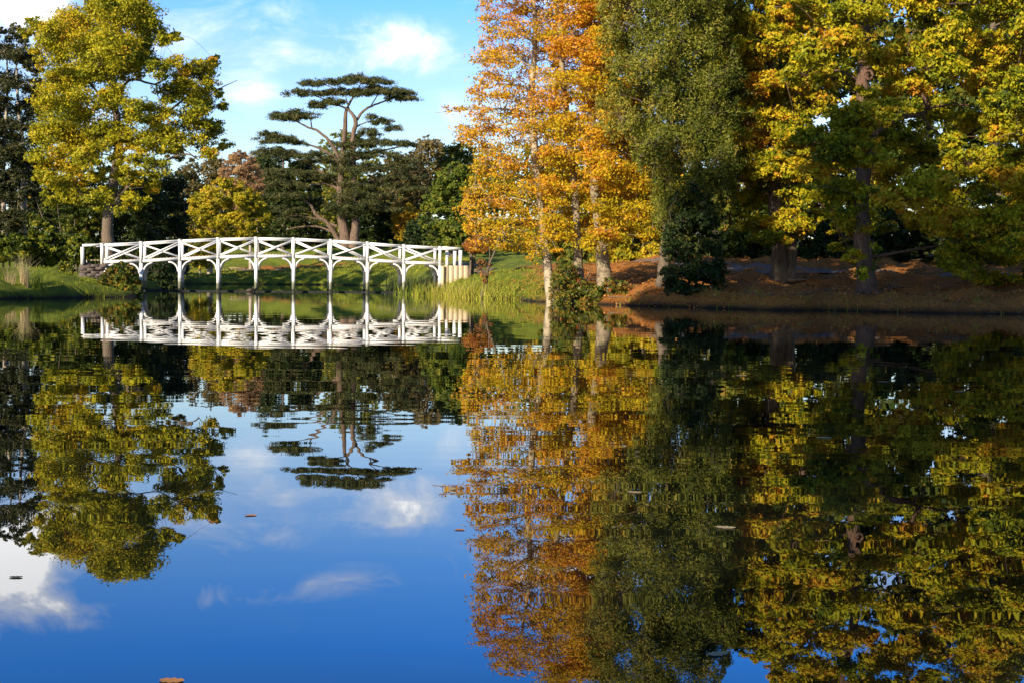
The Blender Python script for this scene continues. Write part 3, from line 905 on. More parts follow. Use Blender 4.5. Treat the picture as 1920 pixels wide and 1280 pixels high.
# --- orange beeches on the right-hand point
beechA = [(905, -90), (895, -20), (906, 40), (894, 95), (906, 130), (882, 160), (890, 200), (856, 236), (862, 270), (898, 276), (885, 310), (872, 350), (866, 400), (876, 440), (890, 475), (915, 460), (945, 485), (975, 470), (1000, 500), (1018, 470), (1050, 440),
          (1066, 330), (1060, 200), (1052, 80), (1062, -20), (1040, -120), (985, -160), (930, -135)]
grow('beech_tree', 'orange beech with pale leaning trunk nearest the bridge', 'tree', 47.5, [(1034, 545, 17), (1027, 500, 16), (1020, 440, 15), (1008, 340, 14), (1001, 250, 13), (997, 170, 12), (1003, 90, 9), (1002, 20, 8), (990, -60, 5), (985, -120, 2)],
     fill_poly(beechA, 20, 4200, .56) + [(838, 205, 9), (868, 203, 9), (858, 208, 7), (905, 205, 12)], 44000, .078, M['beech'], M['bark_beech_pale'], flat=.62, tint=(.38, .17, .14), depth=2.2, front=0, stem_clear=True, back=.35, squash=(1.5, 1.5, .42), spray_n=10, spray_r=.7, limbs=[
         [(1000, 222, 6), (970, 208, 5), (920, 204, 4), (868, 207, 2), (815, 212, 1)], [(1003, 250, 5), (960, 232, 4), (900, 246, 3), (848, 256, 1)], [(1000, 80, 5), (970, 55, 4), (938, 38, 2)], [(1002, 130, 5), (960, 92, 4), (940, 60, 2)]],
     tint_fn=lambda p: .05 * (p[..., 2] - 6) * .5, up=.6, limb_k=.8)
beechB = [(1035, -190), (1110, -170), (1150, -60), (1128, 60), (1150, 150), (1180, 220), (1200, 290), (1195, 360), (1150, 435), (1105, 475), (1070, 455), (1045, 480), (1020, 450), (1018, 300), (1036, 150), (1028, 0)]
grow('beech_tree', 'orange beech with straight upright trunk in the middle of the clump', 'tree', 47, [(1087, 505, 16), (1083, 440, 14), (1075, 330, 13), (1064, 230, 12), (1052, 100, 10), (1052, -40, 7), (1060, -150, 2)],
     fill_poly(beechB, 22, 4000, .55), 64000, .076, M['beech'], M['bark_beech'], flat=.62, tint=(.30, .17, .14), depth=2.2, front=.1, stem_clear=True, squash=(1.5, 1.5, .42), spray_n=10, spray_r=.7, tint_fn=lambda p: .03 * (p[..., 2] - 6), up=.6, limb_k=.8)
beechC = [(1080, -150), (1150, -160), (1200, -20), (1185, 110), (1235, 250), (1242, 330), (1236, 400), (1215, 460), (1175, 440), (1150, 470), (1110, 440), (1096, 250), (1086, 100)]
grow('beech_tree', 'orange beech with the thickest trunk, standing beside the green feathery tree', 'tree', 46.5, [(1138, 497, 26), (1125, 450, 19), (1118, 380, 17), (1112, 300, 15), (1108, 180, 12), (1104, 80, 9), (1110, -60, 6), (1115, -130, 2)],
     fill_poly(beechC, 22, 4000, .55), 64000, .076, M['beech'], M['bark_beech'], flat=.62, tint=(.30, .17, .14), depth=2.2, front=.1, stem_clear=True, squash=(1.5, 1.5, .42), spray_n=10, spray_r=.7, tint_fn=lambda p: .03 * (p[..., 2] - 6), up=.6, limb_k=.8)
# rust-red little tree beside the bridge end
grow('young_tree', 'small rust-leaved tree with black trunk beside the right end of the bridge', 'tree', 74, [[(883, 496, 7), (883, 478, 6), (874, 464, 4), (866, 456, 2)], [(884, 478, 5), (893, 466, 3), (905, 452, 2)]],
     fill_poly([(866, 462), (875, 448), (900, 440), (925, 450), (922, 470), (900, 476), (880, 474)], 9, 800, .6), 4200, .085, M['beech_rust'], M['bark_oak'], tint=(.45, .2, .15))
# bare leaning sapling
grow('sapling', 'thin leaning sapling with few brown leaves on the reedy bank', 'tree', 56, [[(897, 540, 4), (915, 505, 3.4), (928, 470, 3), (940, 425, 2.4), (945, 395, 1)], [(908, 515, 2), (918, 480, 1.6), (912, 445, 1)]],
     [(905, 515, 9), (898, 505, 8), (915, 498, 8), (910, 528, 6), (900, 490, 7), (922, 512, 6)], 320, .06, M['beech_rust'], M['bark_oak'], tint=(.6, .2, .2))

# --- green feathery tree
green_poly = [(1130, -170), (1250, -230), (1380, -160), (1410, -20), (1370, 60), (1398, 150), (1380, 250), (1395, 310), (1360, 360), (1345, 430), (1310, 410), (1285, 470), (1245, 450), (1215, 400), (1225, 335), (1178, 310), (1190, 255), (1140, 262), (1110, 215), (1150, 150), (1112, 90), (1135, 40), (1108, -20)]
grow('larch_tree', 'tall feathery olive-green tree between the orange beeches and the oaks', 'tree', 45, [(1243, 512, 20), (1248, 440, 15), (1256, 300, 13), (1262, 150, 11), (1262, 0, 8), (1258, -150, 3)],
     fill_poly(green_poly, 27, 3800, .6) + [(1240, 345, 17, -1.4), (1258, 380, 18, -1.4), (1236, 405, 14, -1.2), (1262, 432, 14, -1.2), (1245, 445, 11, -1.0)], 150000, .085, M['olive'], M['bark_oak'], depth=2.6, flat=.9, tint=(.44, .14, .14), aspect=.4, spray_n=15, spray_r=.5, squash=(.85, .85, 1.25), front=.5, tint_fn=lambda p: -.09 * (p[..., 0] - 5.0), up=.2, back=.8)  # leaf tint brightens to the left: the sunlit side is put into the colour
bush('holly_bush', 'black-green holly standing dark against the orange leaf litter', 43, [(1255, 545), (1243, 490), (1248, 420), (1262, 365), (1296, 345), (1328, 370), (1350, 430), (1360, 500), (1345, 540)], 22000, .085, M['dark'], r=18, tint=(.42, .2, .18))

# --- oaks of the right-hand bank
oak2 = [(1350, -60), (1450, -120), (1540, -60), (1540, 80), (1510, 190), (1545, 300), (1560, 390), (1520, 440), (1440, 475), (1402, 440), (1375, 392), (1360, 330), (1372, 262), (1395, 205), (1345, 130), (1338, 90)]
grow('oak_tree', 'oak with forked twin trunks at the back of the leaf-strewn bank', 'tree', 47, [[(1464, 518, 31), (1460, 470, 27), (1455, 400, 26), (1450, 280, 20), (1446, 150, 14), (1444, 30, 8), (1446, -70, 3)], [(1480, 518, 22), (1484, 470, 19), (1495, 400, 15), (1512, 280, 11), (1516, 150, 8), (1512, 20, 3)]],
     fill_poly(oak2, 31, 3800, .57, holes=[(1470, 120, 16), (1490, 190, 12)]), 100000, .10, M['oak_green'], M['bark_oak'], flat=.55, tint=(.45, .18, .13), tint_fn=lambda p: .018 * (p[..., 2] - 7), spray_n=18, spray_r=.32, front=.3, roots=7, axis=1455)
oak1 = [(1500, -210), (1650, -270), (1800, -240), (1900, -160), (1985, 0), (2000, 150), (1990, 300), (1960, 420), (1900, 470), (1840, 470), (1790, 470), (1740, 440), (1690, 430), (1655, 450), (1640, 515), (1610, 528), (1590, 490), (1548, 468),
        (1560, 420), (1510, 385), (1502, 300), (1482, 230), (1470, 150), (1438, 80), (1450, -20), (1470, -120)]
grow('oak_tree', 'largest yellow-green oak with reddish trunk and knot on the right bank', 'tree', 42.3, [(1626, 546, 35), (1622, 500, 30), (1617, 430, 30), (1618, 340, 28), (1622, 250, 27), (1618, 165, 25), (1620, 120, 22), (1622, 50, 22), (1626, -20, 18), (1612, -120, 12), (1600, -200, 4)],
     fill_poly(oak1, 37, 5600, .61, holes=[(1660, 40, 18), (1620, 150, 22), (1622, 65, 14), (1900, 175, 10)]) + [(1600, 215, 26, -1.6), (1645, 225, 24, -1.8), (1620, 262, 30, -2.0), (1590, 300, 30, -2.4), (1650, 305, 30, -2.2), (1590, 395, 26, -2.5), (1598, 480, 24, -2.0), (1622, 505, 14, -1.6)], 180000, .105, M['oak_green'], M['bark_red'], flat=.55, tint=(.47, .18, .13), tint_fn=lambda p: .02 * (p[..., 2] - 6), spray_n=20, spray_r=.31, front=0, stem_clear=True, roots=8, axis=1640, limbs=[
         [(1618, 110, 10), (1600, 50, 8), (1594, 0, 7), (1588, -60, 4)], [(1622, 260, 13), (1690, 222, 11), (1738, 208, 10), (1724, 165, 8), (1712, 130, 5)], [(1735, 205, 6), (1790, 196, 4), (1850, 205, 2)], [(1620, 330, 10), (1560, 280, 8), (1510, 265, 4)], [(1620, 55, 7), (1660, 38, 5), (1690, 30, 3)]])
knot_oak = [o_ for o_ in SC.objects if o_.get('label', '').startswith('largest yellow-green oak')][0]
for (kx, ky, kr) in ((1629, 141, 7), (1626, 122, 5)):                      # ringed scars of lost limbs
    c_ = at(kx, ky, 42.3 - .20)
    aa = np.linspace(0, 2 * math.pi, 13)
    L = c_ + np.stack([np.cos(aa) * kr * 42.3 / F, np.sin(aa) * .03, np.sin(aa) * kr * 1.2 * 42.3 / F], -1)
    V, Q = tube(L, np.full(13, .045), 6, .05)
    mesh_obj('knot', V, Q, M['bark_red'], knot_oak, smooth=True)
oak3 = [(1890, -220), (2050, -260), (2160, -100), (2180, 150), (2120, 400), (2040, 520), (1960, 545), (1880, 555), (1830, 535), (1780, 520), (1760, 470), (1790, 440), (1830, 380), (1862, 280), (1885, 190), (1905, 120), (1880, 0)]
grow('oak_tree', 'low-sweeping oak whose branches hang over the water at the right edge', 'tree', 41, [(2010, 560, 40), (2004, 400, 32), (1998, 250, 26), (2000, 100, 18), (2010, -100, 8)],
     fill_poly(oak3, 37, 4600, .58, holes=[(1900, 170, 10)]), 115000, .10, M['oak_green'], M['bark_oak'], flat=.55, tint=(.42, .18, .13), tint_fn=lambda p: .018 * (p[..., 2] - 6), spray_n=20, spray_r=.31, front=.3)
grow('pine_tree', 'dark pine top showing through the oak leaves at the top right corner', 'tree', 62, [(1872, 500, 22), (1868, 300, 18), (1862, 100, 14), (1860, -60, 8), (1862, -150, 3)],
     fill_poly([(1790, -150), (1862, -210), (1950, -150), (1990, 0), (1960, 90), (1880, 110), (1800, 100), (1780, -20)], 32, 2000, .66), 22000, .15, M['dark'], M['bark_oak'], aspect=.3, tint=(.4, .16, .16))

# --- the wood behind the right-hand bank
BACK = [('dark understorey tree behind the trunks of the orange beeches', 78, 1190, 488, ell(1190, 380, 110, 110), 'oak_green', 11000, .3),
        ('dark leafy tree in the wood behind the holly and the forked oak', 74, 1360, 484, ell(1390, 240, 130, 260), 'oak_deep', 18000, .3),
        ('dark leafy tree in the wood between the two oak trunks', 72, 1560, 488, ell(1560, 190, 140, 310), 'oak_deep', 20000, .28),
        ('dark leafy tree in the wood right of the largest oak trunk', 70, 1740, 492, ell(1745, 180, 140, 330), 'oak_deep', 20000, .25),
        ('dark leafy tree in the wood behind the low-sweeping oak', 68, 1930, 496, ell(1930, 170, 150, 340), 'oak_deep', 20000, .25),
        ('tall green tree in the wood behind the forked oak', 84, 1400, 480, ell(1330, 60, 110, 230), 'oak_deep', 14000, .35)]
for lab, D, tx, ty, poly, mt, nl, tn in BACK:
    top = min(p[1] for p in poly)
    grow('woodland_tree', lab, 'tree', D, [(tx, ty, 18), (tx + 4, (ty + top) / 2, 12), (tx, top + 40, 4)], fill_poly(poly, 30, 2200, .66), nl, .27, M[mt], M['bark_oak'], tint=(tn, .16, .14), limb_k=.8, twigs=False)
for k, (lab, x0, x1, y0, D, mt, tn) in enumerate((
        ('dark rhododendron thicket behind the beech trunks', 1010, 1130, 420, 70, 'bush_red', .35), ('yellowing shrub behind the thickest beech trunk', 1110, 1240, 405, 66, 'maple', .35),
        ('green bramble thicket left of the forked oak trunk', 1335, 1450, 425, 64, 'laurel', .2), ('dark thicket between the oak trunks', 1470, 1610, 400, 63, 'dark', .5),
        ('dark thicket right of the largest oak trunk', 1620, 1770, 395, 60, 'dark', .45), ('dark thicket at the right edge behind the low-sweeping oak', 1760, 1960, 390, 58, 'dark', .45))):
    yb = 478 + (x0 - 1000) * .02
    bush('thicket', lab, D, [(x0, yb), (x0 + 8, y0 + 25), (x0 + (x1 - x0) * .3, y0), (x0 + (x1 - x0) * .7, y0 + 8), (x1 - 6, y0 + 30), (x1, yb)], 8000, .18, M[mt], r=18, tint=(tn, .16, .16))

# --- tall trees on the near and left banks, outside the frame, that shade the right-hand and left-hand banks
for k, (x, y, h, rr, lab) in enumerate(((-23, -3.5, 25, 3.4, 'tall leafy tree furthest from the camera in the near-bank row'), (-17.3, -4.5, 26, 4.4, 'tall leafy tree second from the far end of the near-bank row'), (-11.8, -5.5, 26, 4.4, 'tall leafy tree second from the camera in the near-bank row'), (-6, -7, 26.5, 4.6, 'tall leafy tree beside the camera in the near-bank row'), (-31.9, 17.5, 17.5, 2.4, 'narrow leafy tree alone on the left bank outside the picture'))):
    z = g1(x, y)
    base = np.array([x, y, z])
    root = thing('bank_tree', lab, 'tree', base, 'trees on the banks outside the picture')
    L = smooth_line([base - [0, 0, .3], base + [.2, 0, h * .4], base + [0, .3, h * .8], base + [0, 0, h]], 10)
    V, Q = tube(L, np.linspace(.5, .06, 10), 8, .03)
    mesh_obj('trunk', V, Q, M['bark_oak'], root, smooth=True)
    nb_, nl_ = 90, 80
    u = nrm(rng.normal(size=(nb_, 3))) * rng.uniform(.2, 1, (nb_, 1)) ** .4
    c = base + [0, 0, h * .58] + u * [rr, rr, h * .40]
    V, Q = sticks(base + np.array([0, 0, 1]) * (c[:, 2:3] - z) * .75, c, .09, .03)
    tag(mesh_obj('branches', V, Q, M['bark_oak'], root), kind='stuff')
    p = (c[:, None] + nrm(rng.normal(size=(nb_, nl_, 3))) * rng.uniform(0, 1, (nb_, nl_, 1)) ** .5 * [1.5, 1.5, 1.0]).reshape(-1, 3)
    V, Q = leaf_tris(p, rng.normal(size=p.shape) + [0, 0, .4], .6, .5)
    mesh_obj('crown', V, None, M['oak_green'], root, np.clip(rng.normal(.4, .15, len(Q)), 0, 1), tris=Q)

# --- waterside shrubs on the right-hand point
bush('bramble_bush', 'tangled green bramble at the foot of the leaning beech', 46, [(1030, 565), (1034, 525), (1046, 490), (1060, 480), (1072, 500), (1090, 522), (1120, 535), (1125, 568)], 9000, .075, M['bush_red'], r=11, tint=(.30, .19, .16))
bush('bramble_bush', 'low brown-green bramble on the dark water edge right of the leaning beech', 46, [(1105, 572), (1110, 540), (1140, 518), (1180, 530), (1215, 545), (1225, 574)], 8000, .07, M['bush_red'], r=10, tint=(.35, .2, .18))
bush('bramble_bush', 'low dark bramble under the holly at the water edge', 43, [(1235, 578), (1240, 555), (1280, 540), (1340, 545), (1370, 560), (1375, 582)], 6000, .07, M['ivy'], r=9, tint=(.4, .2, .2))

# --- waterside shrub at the left end of the bridge
bush('berry_bush', 'green and reddish bush below the left end of the bridge', 53, [(160, 556), (158, 532), (180, 528), (200, 508), (225, 492), (250, 500), (262, 525), (265, 545), (250, 558), (200, 560)], 13000, .085, M['bush_red'], r=10, tint=(.32, .2, .19))
bush('young_shrub', 'sparse light-green shrub on the left bank against the shaded grass', 54, [(102, 515), (105, 500), (122, 490), (138, 498), (145, 508), (125, 516)], 1100, .085, M['laurel'], r=6, tint=(.6, .15, .15))


# ------------------------------------------------------------------ blades: grass, reeds, plumes
def blades(P, h, wdt, lean=.25, segs=2):
    n = len(P)
    az = rng.uniform(0, 2 * np.pi, n)
    dirv = np.stack([np.cos(az), np.sin(az), np.zeros(n)], -1)
    side = np.stack([-np.sin(az + rng.normal(size=n)), np.cos(az), np.zeros(n)], -1)
    h = np.broadcast_to(h, (n,)) * rng.uniform(.6, 1.25, n)
    ln = lean * rng.uniform(.1, 1.4, n) * h
    V = []
    for s in np.linspace(0, 1, segs + 1):
        c = P + dirv * (ln * s ** 2)[:, None] + np.array([0, 0, 1.0]) * (h * s * (1 - .12 * s))[:, None]
        ww = wdt * (1 - s * .92)
        V += [c - side * ww / 2, c + side * ww / 2]
    k = 2 * (segs + 1)
    V = np.stack(V, 1).reshape(-1, 3)
    b = (np.arange(n) * k)[:, None]
    Q = np.concatenate([np.stack([b + 2 * s, b + 2 * s + 1, b + 2 * s + 3, b + 2 * s + 2], -1)[:, 0] for s in range(segs)])
    return V, Q


def scatter(n, x0, x1, y0, y1, cond=None, dmin=.1, dmax=1e9):
    x, y = rng.uniform(x0, x1, n), rng.uniform(y0, y1, n)
    d = poly_dist(x, y, POND)
    ok = ~in_poly(x, y, POND) & (d > dmin) & (d < dmax)
    if cond is not None:
        ok &= cond(x, y)
    x, y = x[ok], y[ok]
    return np.stack([x, y, gh(x, y) - .01], -1)


# grass on the left bank, the bridge point and the far lawn
ga = Acc()
for args, h, wd, tn in (((20000, -26, -12, 44, 66), .10, .02, .35), ((22000, -7, 2.5, 49, 76, lambda x, y: litter_mask(x, y) < .5), .13, .022, .5), ((18000, -36, -4, 128, 148), .16, .07, .62)):
    P = scatter(*args)
    V, Q = blades(P, h, wd, .5, 1)
    ga.add(V, Q, np.clip(tn + .18 * rng.normal(size=len(Q)), 0, 1))
tag(ga.obj('grass', M['grass']), kind='stuff')
# leaf litter on the right-hand bank
P = np.concatenate([scatter(30000, -3, 22, 37, 62, lambda x, y: litter_mask(x, y) > .35), scatter(5000, -4, 4, 44, 60)])
V, Q = leaf_quads(P + [0, 0, .03], rng.normal(size=(len(P), 3)) * .45 + [0, 0, 1], .09, .06)
tag(mesh_obj('leaf_litter', V, Q, M['litter'], tint=np.clip(rng.normal(.5, .22, len(Q)), 0, 1)), kind='stuff')
# overhanging tufts and roots along the dark lip of the right-hand bank
P = scatter(26000, -4, 24, 35, 60, lambda x, y: np.sin(x * 2.1) + np.sin(x * 5.3 + 1) + rng.normal(size=x.shape) * .5 > -.1, .02, .8)
V, Q = blades(P, .24, .02, .9, 2)
tag(mesh_obj('bank_grass', V, Q, M['grass'], tint=np.clip(rng.normal(.45, .25, len(Q)), 0, 1)), kind='stuff')
P = scatter(7000, -26, -13, 43, 56, None, .02, .5)
V, Q = blades(P, .25, .018, .8, 2)
tag(mesh_obj('bank_grass', V, Q, M['grass'], tint=np.clip(rng.normal(.4, .25, len(Q)), 0, 1)), kind='stuff')


# bare roots and fallen twigs along the dark lip of the right-hand bank
P = scatter(2600, -3, 23, 35, 58, None, .0, .35)
d_ = rng.normal(size=P.shape) * [1, .8, .45]
V, Q = sticks(P + [0, 0, .05], P + [0, 0, .05] + nrm(d_) * rng.uniform(.2, .7, (len(P), 1)), .014, .005)
tag(mesh_obj('roots_and_twigs', V, Q, M['bark_oak']), kind='stuff')


P = scatter(160, 2, 20, 39, 60, lambda x, y: litter_mask(x, y) > .4)
d_ = nrm(rng.normal(size=P.shape) * [1, 1, .04]) * rng.uniform(.3, 1.1, (len(P), 1))
V, Q = sticks(P + [0, 0, .05], P + d_ + [0, 0, .07], .022, .008, 4)
tag(mesh_obj('fallen_sticks', V, Q, M['bark_oak']), kind='stuff')


def clump(name, label, cat, c, n, h, wdt, spread, mat, lean, tn, group=None, segs=3):
    c = np.array([c[0], c[1], max(g1(c[0], c[1]), -.1)])
    o = thing(name, label, cat, c, group)
    a, q = rng.uniform(0, 2 * np.pi, n), rng.uniform(0, 1, n) ** .6
    P = c + np.stack([np.cos(a) * q * spread[0], np.sin(a) * q * spread[1], np.zeros(n)], -1)
    P[:, 2] = np.maximum(gh(P[:, 0], P[:, 1]), -.12) - .02
    V, Q = blades(P, h, wdt, lean, segs)
    tag(mesh_obj('blades', V, Q, mat, o, np.clip(tn + .18 * rng.normal(size=len(Q)), 0, 1)), kind='stuff')
    return o


clump('bulrush_clump', 'dark bulrushes beside the last bridge pile on the right', 'reeds', at(745, 545, 80), 260, 1.35, .035, (.9, .8), M['reed_dark'], .14, .4)
clump('bulrush_clump', 'dark bulrushes in front of the far lawn, right of the last pile', 'reeds', at(785, 545, 82), 420, 1.25, .035, (1.3, .9), M['reed_dark'], .14, .5)
for lab, px, Y, n, h, tn in (('green iris leaves right of the last bridge pile', 772, 65, 130, .75, .3), ('yellow-green reeds in front of the right bridge abutment', 812, 61.5, 190, .75, .6),
                             ('bright yellow reeds below the sandy abutment wall', 850, 59.5, 230, .95, .75), ('bright reeds leaning on the bank right of the abutment', 888, 56.5, 230, .85, .7),
                             ('last reeds before the bare bank under the beech', 926, 53.5, 170, .8, .6)):
    p = at(px, 550, Y)
    clump('reed_clump', lab, 'reeds', p, n, h, .035, (1.0, .7), M['reed'], .55, tn)
clump('sedge_clump', 'thin dark sedges at the far shore behind the third pile', 'reeds', at(352, 545, 124), 90, 1.3, .05, (2.2, 1.0), M['reed_dark'], .2, .6)
clump('plume_grass', 'tall tan plume grass standing on the left bank', 'ornamental grass', at(46, 556, 47.5), 170, 1.1, .012, (.16, .14), M['tan'], .42, .6)
clump('plume_grass', 'shorter thin tan grass left of the tall plume', 'ornamental grass', at(20, 557, 47.5), 90, .75, .012, (.2, .16), M['tan'], .5, .45)
clump('iris_clump', 'green sword-leaved iris at the water edge of the left bank', 'iris', at(73, 559, 46.6), 34, .62, .05, (.3, .15), M['reed'], .4, .35)

# ------------------------------------------------------------------ footbridge
bridge_root = thing('footbridge', 'white arched timber footbridge with crossed railings over the pond', 'bridge', (BR0[0], BR0[1], 0))
post_px = np.array([190, 265, 337, 410, 480, 550, 620, 690, 757, 825.0])
rail_y = np.array([459.5, 455.5, 452, 449, 447, 448, 452, 457, 461, 465.0])
deck_y = np.array([491.5, 489.5, 486.5, 482.5, 480, 481, 484.5, 488.5, 491.5, 495.0])
uu = np.array([(on_bridge(p, 490) - BR0) @ brA for p in post_px])
kk = np.arange(10)
fit = np.polyfit(kk, uu, 1)
US = np.polyval(fit, kk)
zr = np.polyfit(uu, [on_bridge(p, y)[2] for p, y in zip(post_px, rail_y)], 4)
zd = np.polyfit(uu, [on_bridge(p, y)[2] for p, y in zip(post_px, deck_y)], 4)
WID = 2.2


def bp(u, off, z):
    p = BR0 + brA * u + brN * off
    return np.array([p[0], p[1], z])


def bar(name, p0, p1, wx, wz, side, mat=None, parent=None):
    V, Q = box_between(p0, p1, wx, wz, side)
    par = parent or bridge_root
    return mesh_obj(name, V, Q, mat or M['white'], par)


def RZ(u):
    return float(np.polyval(zr, u))


def DZ(u):
    return float(np.polyval(zd, u))


UZ = np.array([0, 0, 1.0])
for off, sgn in ((0.0, -1), (WID, 1)):
    for k in range(10):
        u = US[k]
        bar('post', bp(u, off, DZ(u) - .12), bp(u, off, RZ(u) + .04), .145, .145, brN)
        V, Q = box_between(bp(u, off, RZ(u) + .04), bp(u, off, RZ(u) + .08), .18, .18, brN)
        mesh_obj('post_cap', V, Q, M['white'], bridge_root)
        if 1 <= k <= 8 or k == 9:
            pile = bar('pile', bp(u, off, .16 if k < 9 else .3), bp(u, off, DZ(u) - .122), .17, .17, brN)
            bar('algae_band', bp(u, off, -1.0), bp(u, off, .158), .20, .20, brN, M['algae'])
        if k < 9:
            v = US[k + 1]
            m1 = (u + v) / 2
            bar('top_rail', bp(u + .074, off, RZ(u)), bp(v - .074, off, RZ(v)), .10, .10, brN)
            bar('deck_beam', bp(u + .074, off, DZ(u)), bp(v - .074, off, DZ(v)), .12, .14, brN)
            bar('cross_brace', bp(u + .1, off - .035, DZ(u) + .12), bp(v - .1, off - .035, RZ(v) - .1), .045, .075, brN)
            bar('cross_brace', bp(u + .1, off + .035, RZ(u) - .1), bp(v - .1, off + .035, DZ(v) + .12), .045, .075, brN)
            for a, s in ((u, 1), (v, -1)):               # curved knee braces under the beam
                rx, rz = .48, .54
                L = []
                for q in np.linspace(0, math.pi / 2, 8):
                    uc = a + s * (.10 + rx - rx * math.cos(q))
                    L.append(bp(uc, off, DZ(a) - .12 - rz + rz * math.sin(q) + (DZ(uc) - DZ(a))))
                L = np.array(L)
                if k == 0 and s == 1 or True:
                    ba = Acc()
                    T = nrm(np.gradient(L, axis=0))
                    N2 = np.cross(T, brN)
                    ring = [L + N2 * .040 - brN * .045, L + N2 * .040 + brN * .045, L - N2 * .040 + brN * .045, L - N2 * .040 - brN * .045]
                    V = np.stack(ring, 1).reshape(-1, 3)
                    i = np.arange(7)[:, None] * 4
                    j = np.arange(4)[None]
                    Q = np.stack([i + j, i + (j + 1) % 4, i + 4 + (j + 1) % 4, i + 4 + j], -1).reshape(-1, 4)
                    mesh_obj('knee_brace', V, np.vstack([Q, [(3, 2, 1, 0), (28, 29, 30, 31)]]), M['white'], bridge_root)
    # end bays of plain railing
    uL, uR = US[0] - .98, US[9] + 1.12
    bar('top_rail', bp(uL, off, RZ(US[0]) - .05), bp(US[0] - .1, off, RZ(US[0])), .13, .12, brN)
    bar('top_rail', bp(US[9] + .1, off, RZ(US[9])), bp(uR, off, RZ(US[9]) - .04), .14, .13, brN)
    bar('post', bp(uL, off, DZ(US[0]) - .15), bp(uL, off, RZ(US[0]) - .13), .16, .16, brN)
    bar('post', bp(uR, off, DZ(US[9]) - .2), bp(uR, off, RZ(US[9]) - .13), .18, .18, brN)
# deck planks, seen edge-on from the bank
U0, U1 = US[0] - .6, US[9] + .3
npl = 112
for k in range(npl):
    u = U0 + (U1 - U0) * (k + .5) / npl
    z = DZ(min(max(u, US[0]), US[9])) + .085
    V, Q = box_between(bp(u, .075, z), bp(u, WID - .075, z), (U1 - U0) / npl - .012, .05, brA)
    mesh_obj('deck_plank', V, Q, M['wood'], bridge_root)

# abutments
aw = thing('abutment_wall', 'pale sandy abutment wall carrying the right end of the bridge', 'wall', bp(US[9] + .2, 0, 0))
zt = DZ(US[9]) - .13
V, Q = box_between(bp(US[9] + .13, 1.0, -.6), bp(US[9] + .13, 1.0, zt), WID + .5, .12, brN)
mesh_obj('end_face', V, Q, M['wall_sand'], aw)
for k in range(5):
    u0, u1 = US[9] + .2 + k * .27, US[9] + .2 + (k + 1) * .27 - .012
    V, Q = box_between(bp((u0 + u1) / 2, -.12 + .012 * (k % 2), -.6), bp((u0 + u1) / 2, -.12 + .012 * (k % 2), zt + .03), u1 - u0, .16, brA)
    mesh_obj('panel', V, Q, M['wall_sand'], aw)
al = thing('abutment_wall', 'dark stone abutment under the left end of the bridge', 'wall', bp(US[0], 0, 0))
zt = DZ(US[0]) - .14
for row in range(8):
    for k in range(3):
        u0 = US[0] - 1.15 + k * .42 + (.2 if row % 2 else 0)
        z0 = .15 + row * (zt - .15) / 8
        V, Q = box_between(bp(u0 + .19, .1 + .03 * rng.normal(), z0), bp(u0 + .19, .1 + .03 * rng.normal(), z0 + (zt - .15) / 8 - .012), .405, .45, brA)
        mesh_obj('stone', V, Q, M['stone'], al)
V, Q = box_between(bp(US[0] - .5, 1.3, -.3), bp(US[0] - .5, 1.3, zt - .02), 1.35, 1.9, brA)
mesh_obj('core', V, Q, M['stone'], al)

# small notice on the far right end post, white marker and boulder
nb = thing('notice_post', 'short white post with a small notice at the right end of the bridge', 'sign post', bp(US[9] + .75, WID + .3, DZ(US[9])))
V, Q = box_between(bp(US[9] + .75, WID + .6, .8), bp(US[9] + .75, WID + .6, RZ(US[9]) - .1), .14, .14, brN)
mesh_obj('post', V, Q, M['white'], nb)
V, Q = box_between(bp(US[9] + .80, WID + .5, RZ(US[9]) - .42), bp(US[9] + .80, WID + .5, RZ(US[9]) - .18), .03, .26, brN)
mesh_obj('notice', V, Q, M['white'], nb)
p = at(877, 496, 74)
V, Q = box_between((p[0], p[1], g1(p[0], p[1]) - .1), (p[0] - .04, p[1], g1(p[0], p[1]) + .28), .1, .1, (1, 0, 0))
tag(mesh_obj('marker_peg', V, Q, M['white']), 'short white peg in the grass right of the bridge end', 'peg')


def rock(name, label, c, r, mat):
    P, T = [], []
    nth, nph = 7, 10
    for a in np.linspace(-math.pi / 2, math.pi / 2, nth):
        for bb in np.linspace(0, 2 * math.pi, nph, endpoint=False):
            k = 1 + .15 * rng.normal()
            P.append((c[0] + r[0] * math.cos(a) * math.cos(bb) * k, c[1] + r[1] * math.cos(a) * math.sin(bb) * k, c[2] + r[2] * math.sin(a) * k))
    i = np.arange(nth - 1)[:, None] * nph
    j = np.arange(nph)[None]
    Q = np.stack([i + j, i + (j + 1) % nph, i + nph + (j + 1) % nph, i + nph + j], -1).reshape(-1, 4)
    return tag(mesh_obj(name, np.array(P), Q, mat, smooth=True), label, 'rock')


p = at(841, 494, 73.5)
rock('boulder', 'pale boulder beside the right end of the bridge deck', (p[0], p[1], g1(p[0], p[1]) + .12), (.32, .25, .2), M['wall_sand'])

# bench on the far lawn
p = at(447, 512, 146)
bz = g1(p[0], p[1])
bn = thing('park_bench', 'low wooden bench on the far lawn seen under the bridge', 'bench', (p[0], p[1], bz))
V, Q = box_between((p[0] - .95, p[1], bz + .46), (p[0] + .95, p[1], bz + .46), .42, .07, (0, 1, 0))
mesh_obj('seat', V, Q, M['wood'], bn)
for s in (-.7, .7):
    V, Q = box_between((p[0] + s, p[1], bz - .1), (p[0] + s, p[1], bz + .425), .3, .09, (0, 1, 0))
    mesh_obj('leg', V, Q, M['wood'], bn)

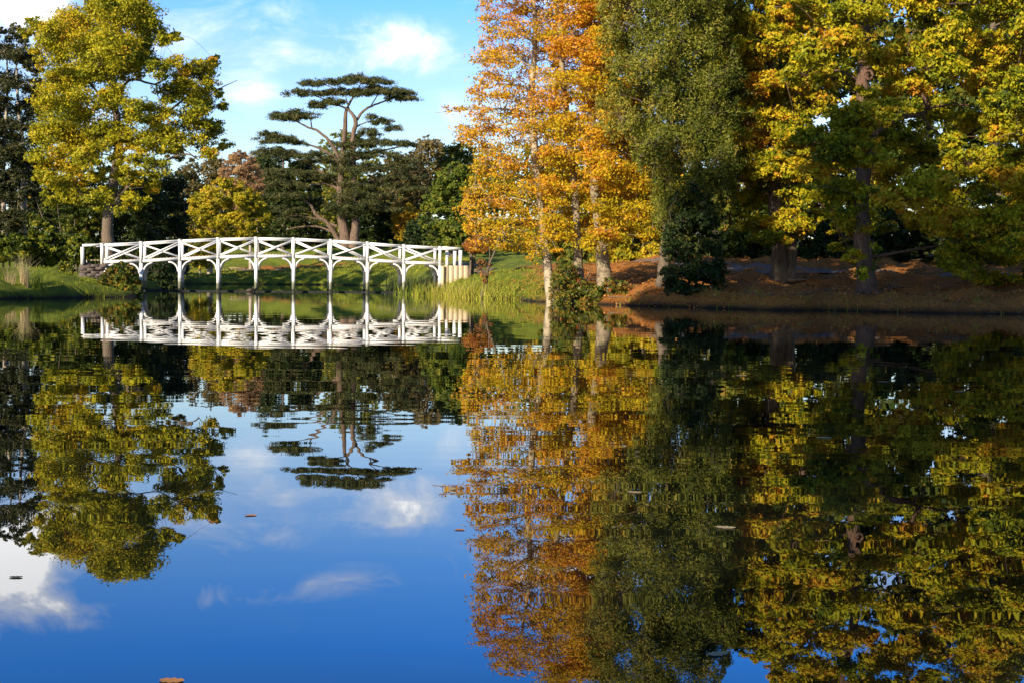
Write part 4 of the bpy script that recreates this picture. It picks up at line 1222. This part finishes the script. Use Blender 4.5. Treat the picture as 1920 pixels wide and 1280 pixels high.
# dark floating boom between the piles
L = np.array([bp(u, .7, .02) for u in np.linspace(US[1], US[8], 30)])
V, Q = tube(L, np.full(30, .045), 6)
tag(mesh_obj('floating_boom', V, Q, M['dark_wire'], smooth=True), 'thin dark floating boom on the water between the bridge piles', 'boom')

# duck beside the fifth pile
p = bp(US[4] - .32, -.2, 0)
dk = thing('duck', 'small dark duck on the water left of the fifth bridge pile', 'duck', p)
L = np.array([p + (-.2, 0, .06), p + (-.14, 0, .08), p + (0, 0, .08), p + (.12, 0, .1), p + (.17, 0, .17), p + (.18, 0, .24), p + (.215, 0, .27), p + (.26, 0, .255)])
V, Q = tube(L, np.array([.01, .07, .1, .07, .04, .045, .045, .012]), 8)
mesh_obj('body', V, Q, M['duck'], dk, smooth=True)

# ------------------------------------------------------------------ leaves floating on the water
for k, (px, py, s, lab, mt) in enumerate((
        (322, 1275, .045, 'orange leaf floating at the bottom edge of the pond', 'litter'), (30, 1081, .032, 'dark leaf floating in the reflected white cloud', 'reed_dark'), (470, 965, .038, 'brown leaf floating right of the oak reflection', 'litter'),
        (1655, 715, .09, 'pale leaf floating in the dark reflection of the largest oak', 'tan'), (1390, 703, .09, 'pale leaf floating below the reflected forked oak', 'tan'), (1800, 733, .08, 'pale leaf floating far right in the dark reflection', 'tan'),
        (1360, 988, .06, 'white-edged leaf floating in the green reflection', 'tan'), (1345, 1225, .042, 'grey leaf floating near the bottom right of the pond', 'tan'), (1190, 922, .05, 'pale leaf floating under the beech reflection', 'tan'),
        (862, 992, .032, 'small brown leaf floating beside the orange reflection', 'litter'), (1545, 820, .07, 'pale curled leaf floating in the oak trunk reflection', 'tan'), (1095, 610, .14, 'white leaf speck floating near the beech bank', 'tan'))):
    c = wpt(px, py, .0015)
    n = 13
    tt_ = np.linspace(-1, 1, n)
    ang = rng.uniform(-.5, .5)
    A, B = np.array([math.cos(ang), math.sin(ang), 0]), np.array([-math.sin(ang), math.cos(ang), 0])
    V = []
    for q in tt_:
        ww = s * .42 * (1 - q * q) ** .6 * (1 + .25 * math.cos(11 * q)) + .002
        for e in (-1, 0, 1):
            V.append(c + A * q * s * .6 + B * e * ww * .8 + UZ * (s * .02 * q * q + (.02 * s if e else 0)))
    i = np.arange(n - 1)[:, None] * 3
    j = np.arange(2)[None]
    Q = np.stack([i + j, i + j + 1, i + j + 4, i + j + 3], -1).reshape(-1, 4)
    tag(mesh_obj('floating_leaf', np.array(V), Q, M[mt], tint=np.full(len(Q), .65)), lab, 'leaf', 'leaves floating on the pond')

print('TRIS', sum(len(o.data.loops) - 2 * len(o.data.polygons) for o in SC.objects if o.type == 'MESH'))
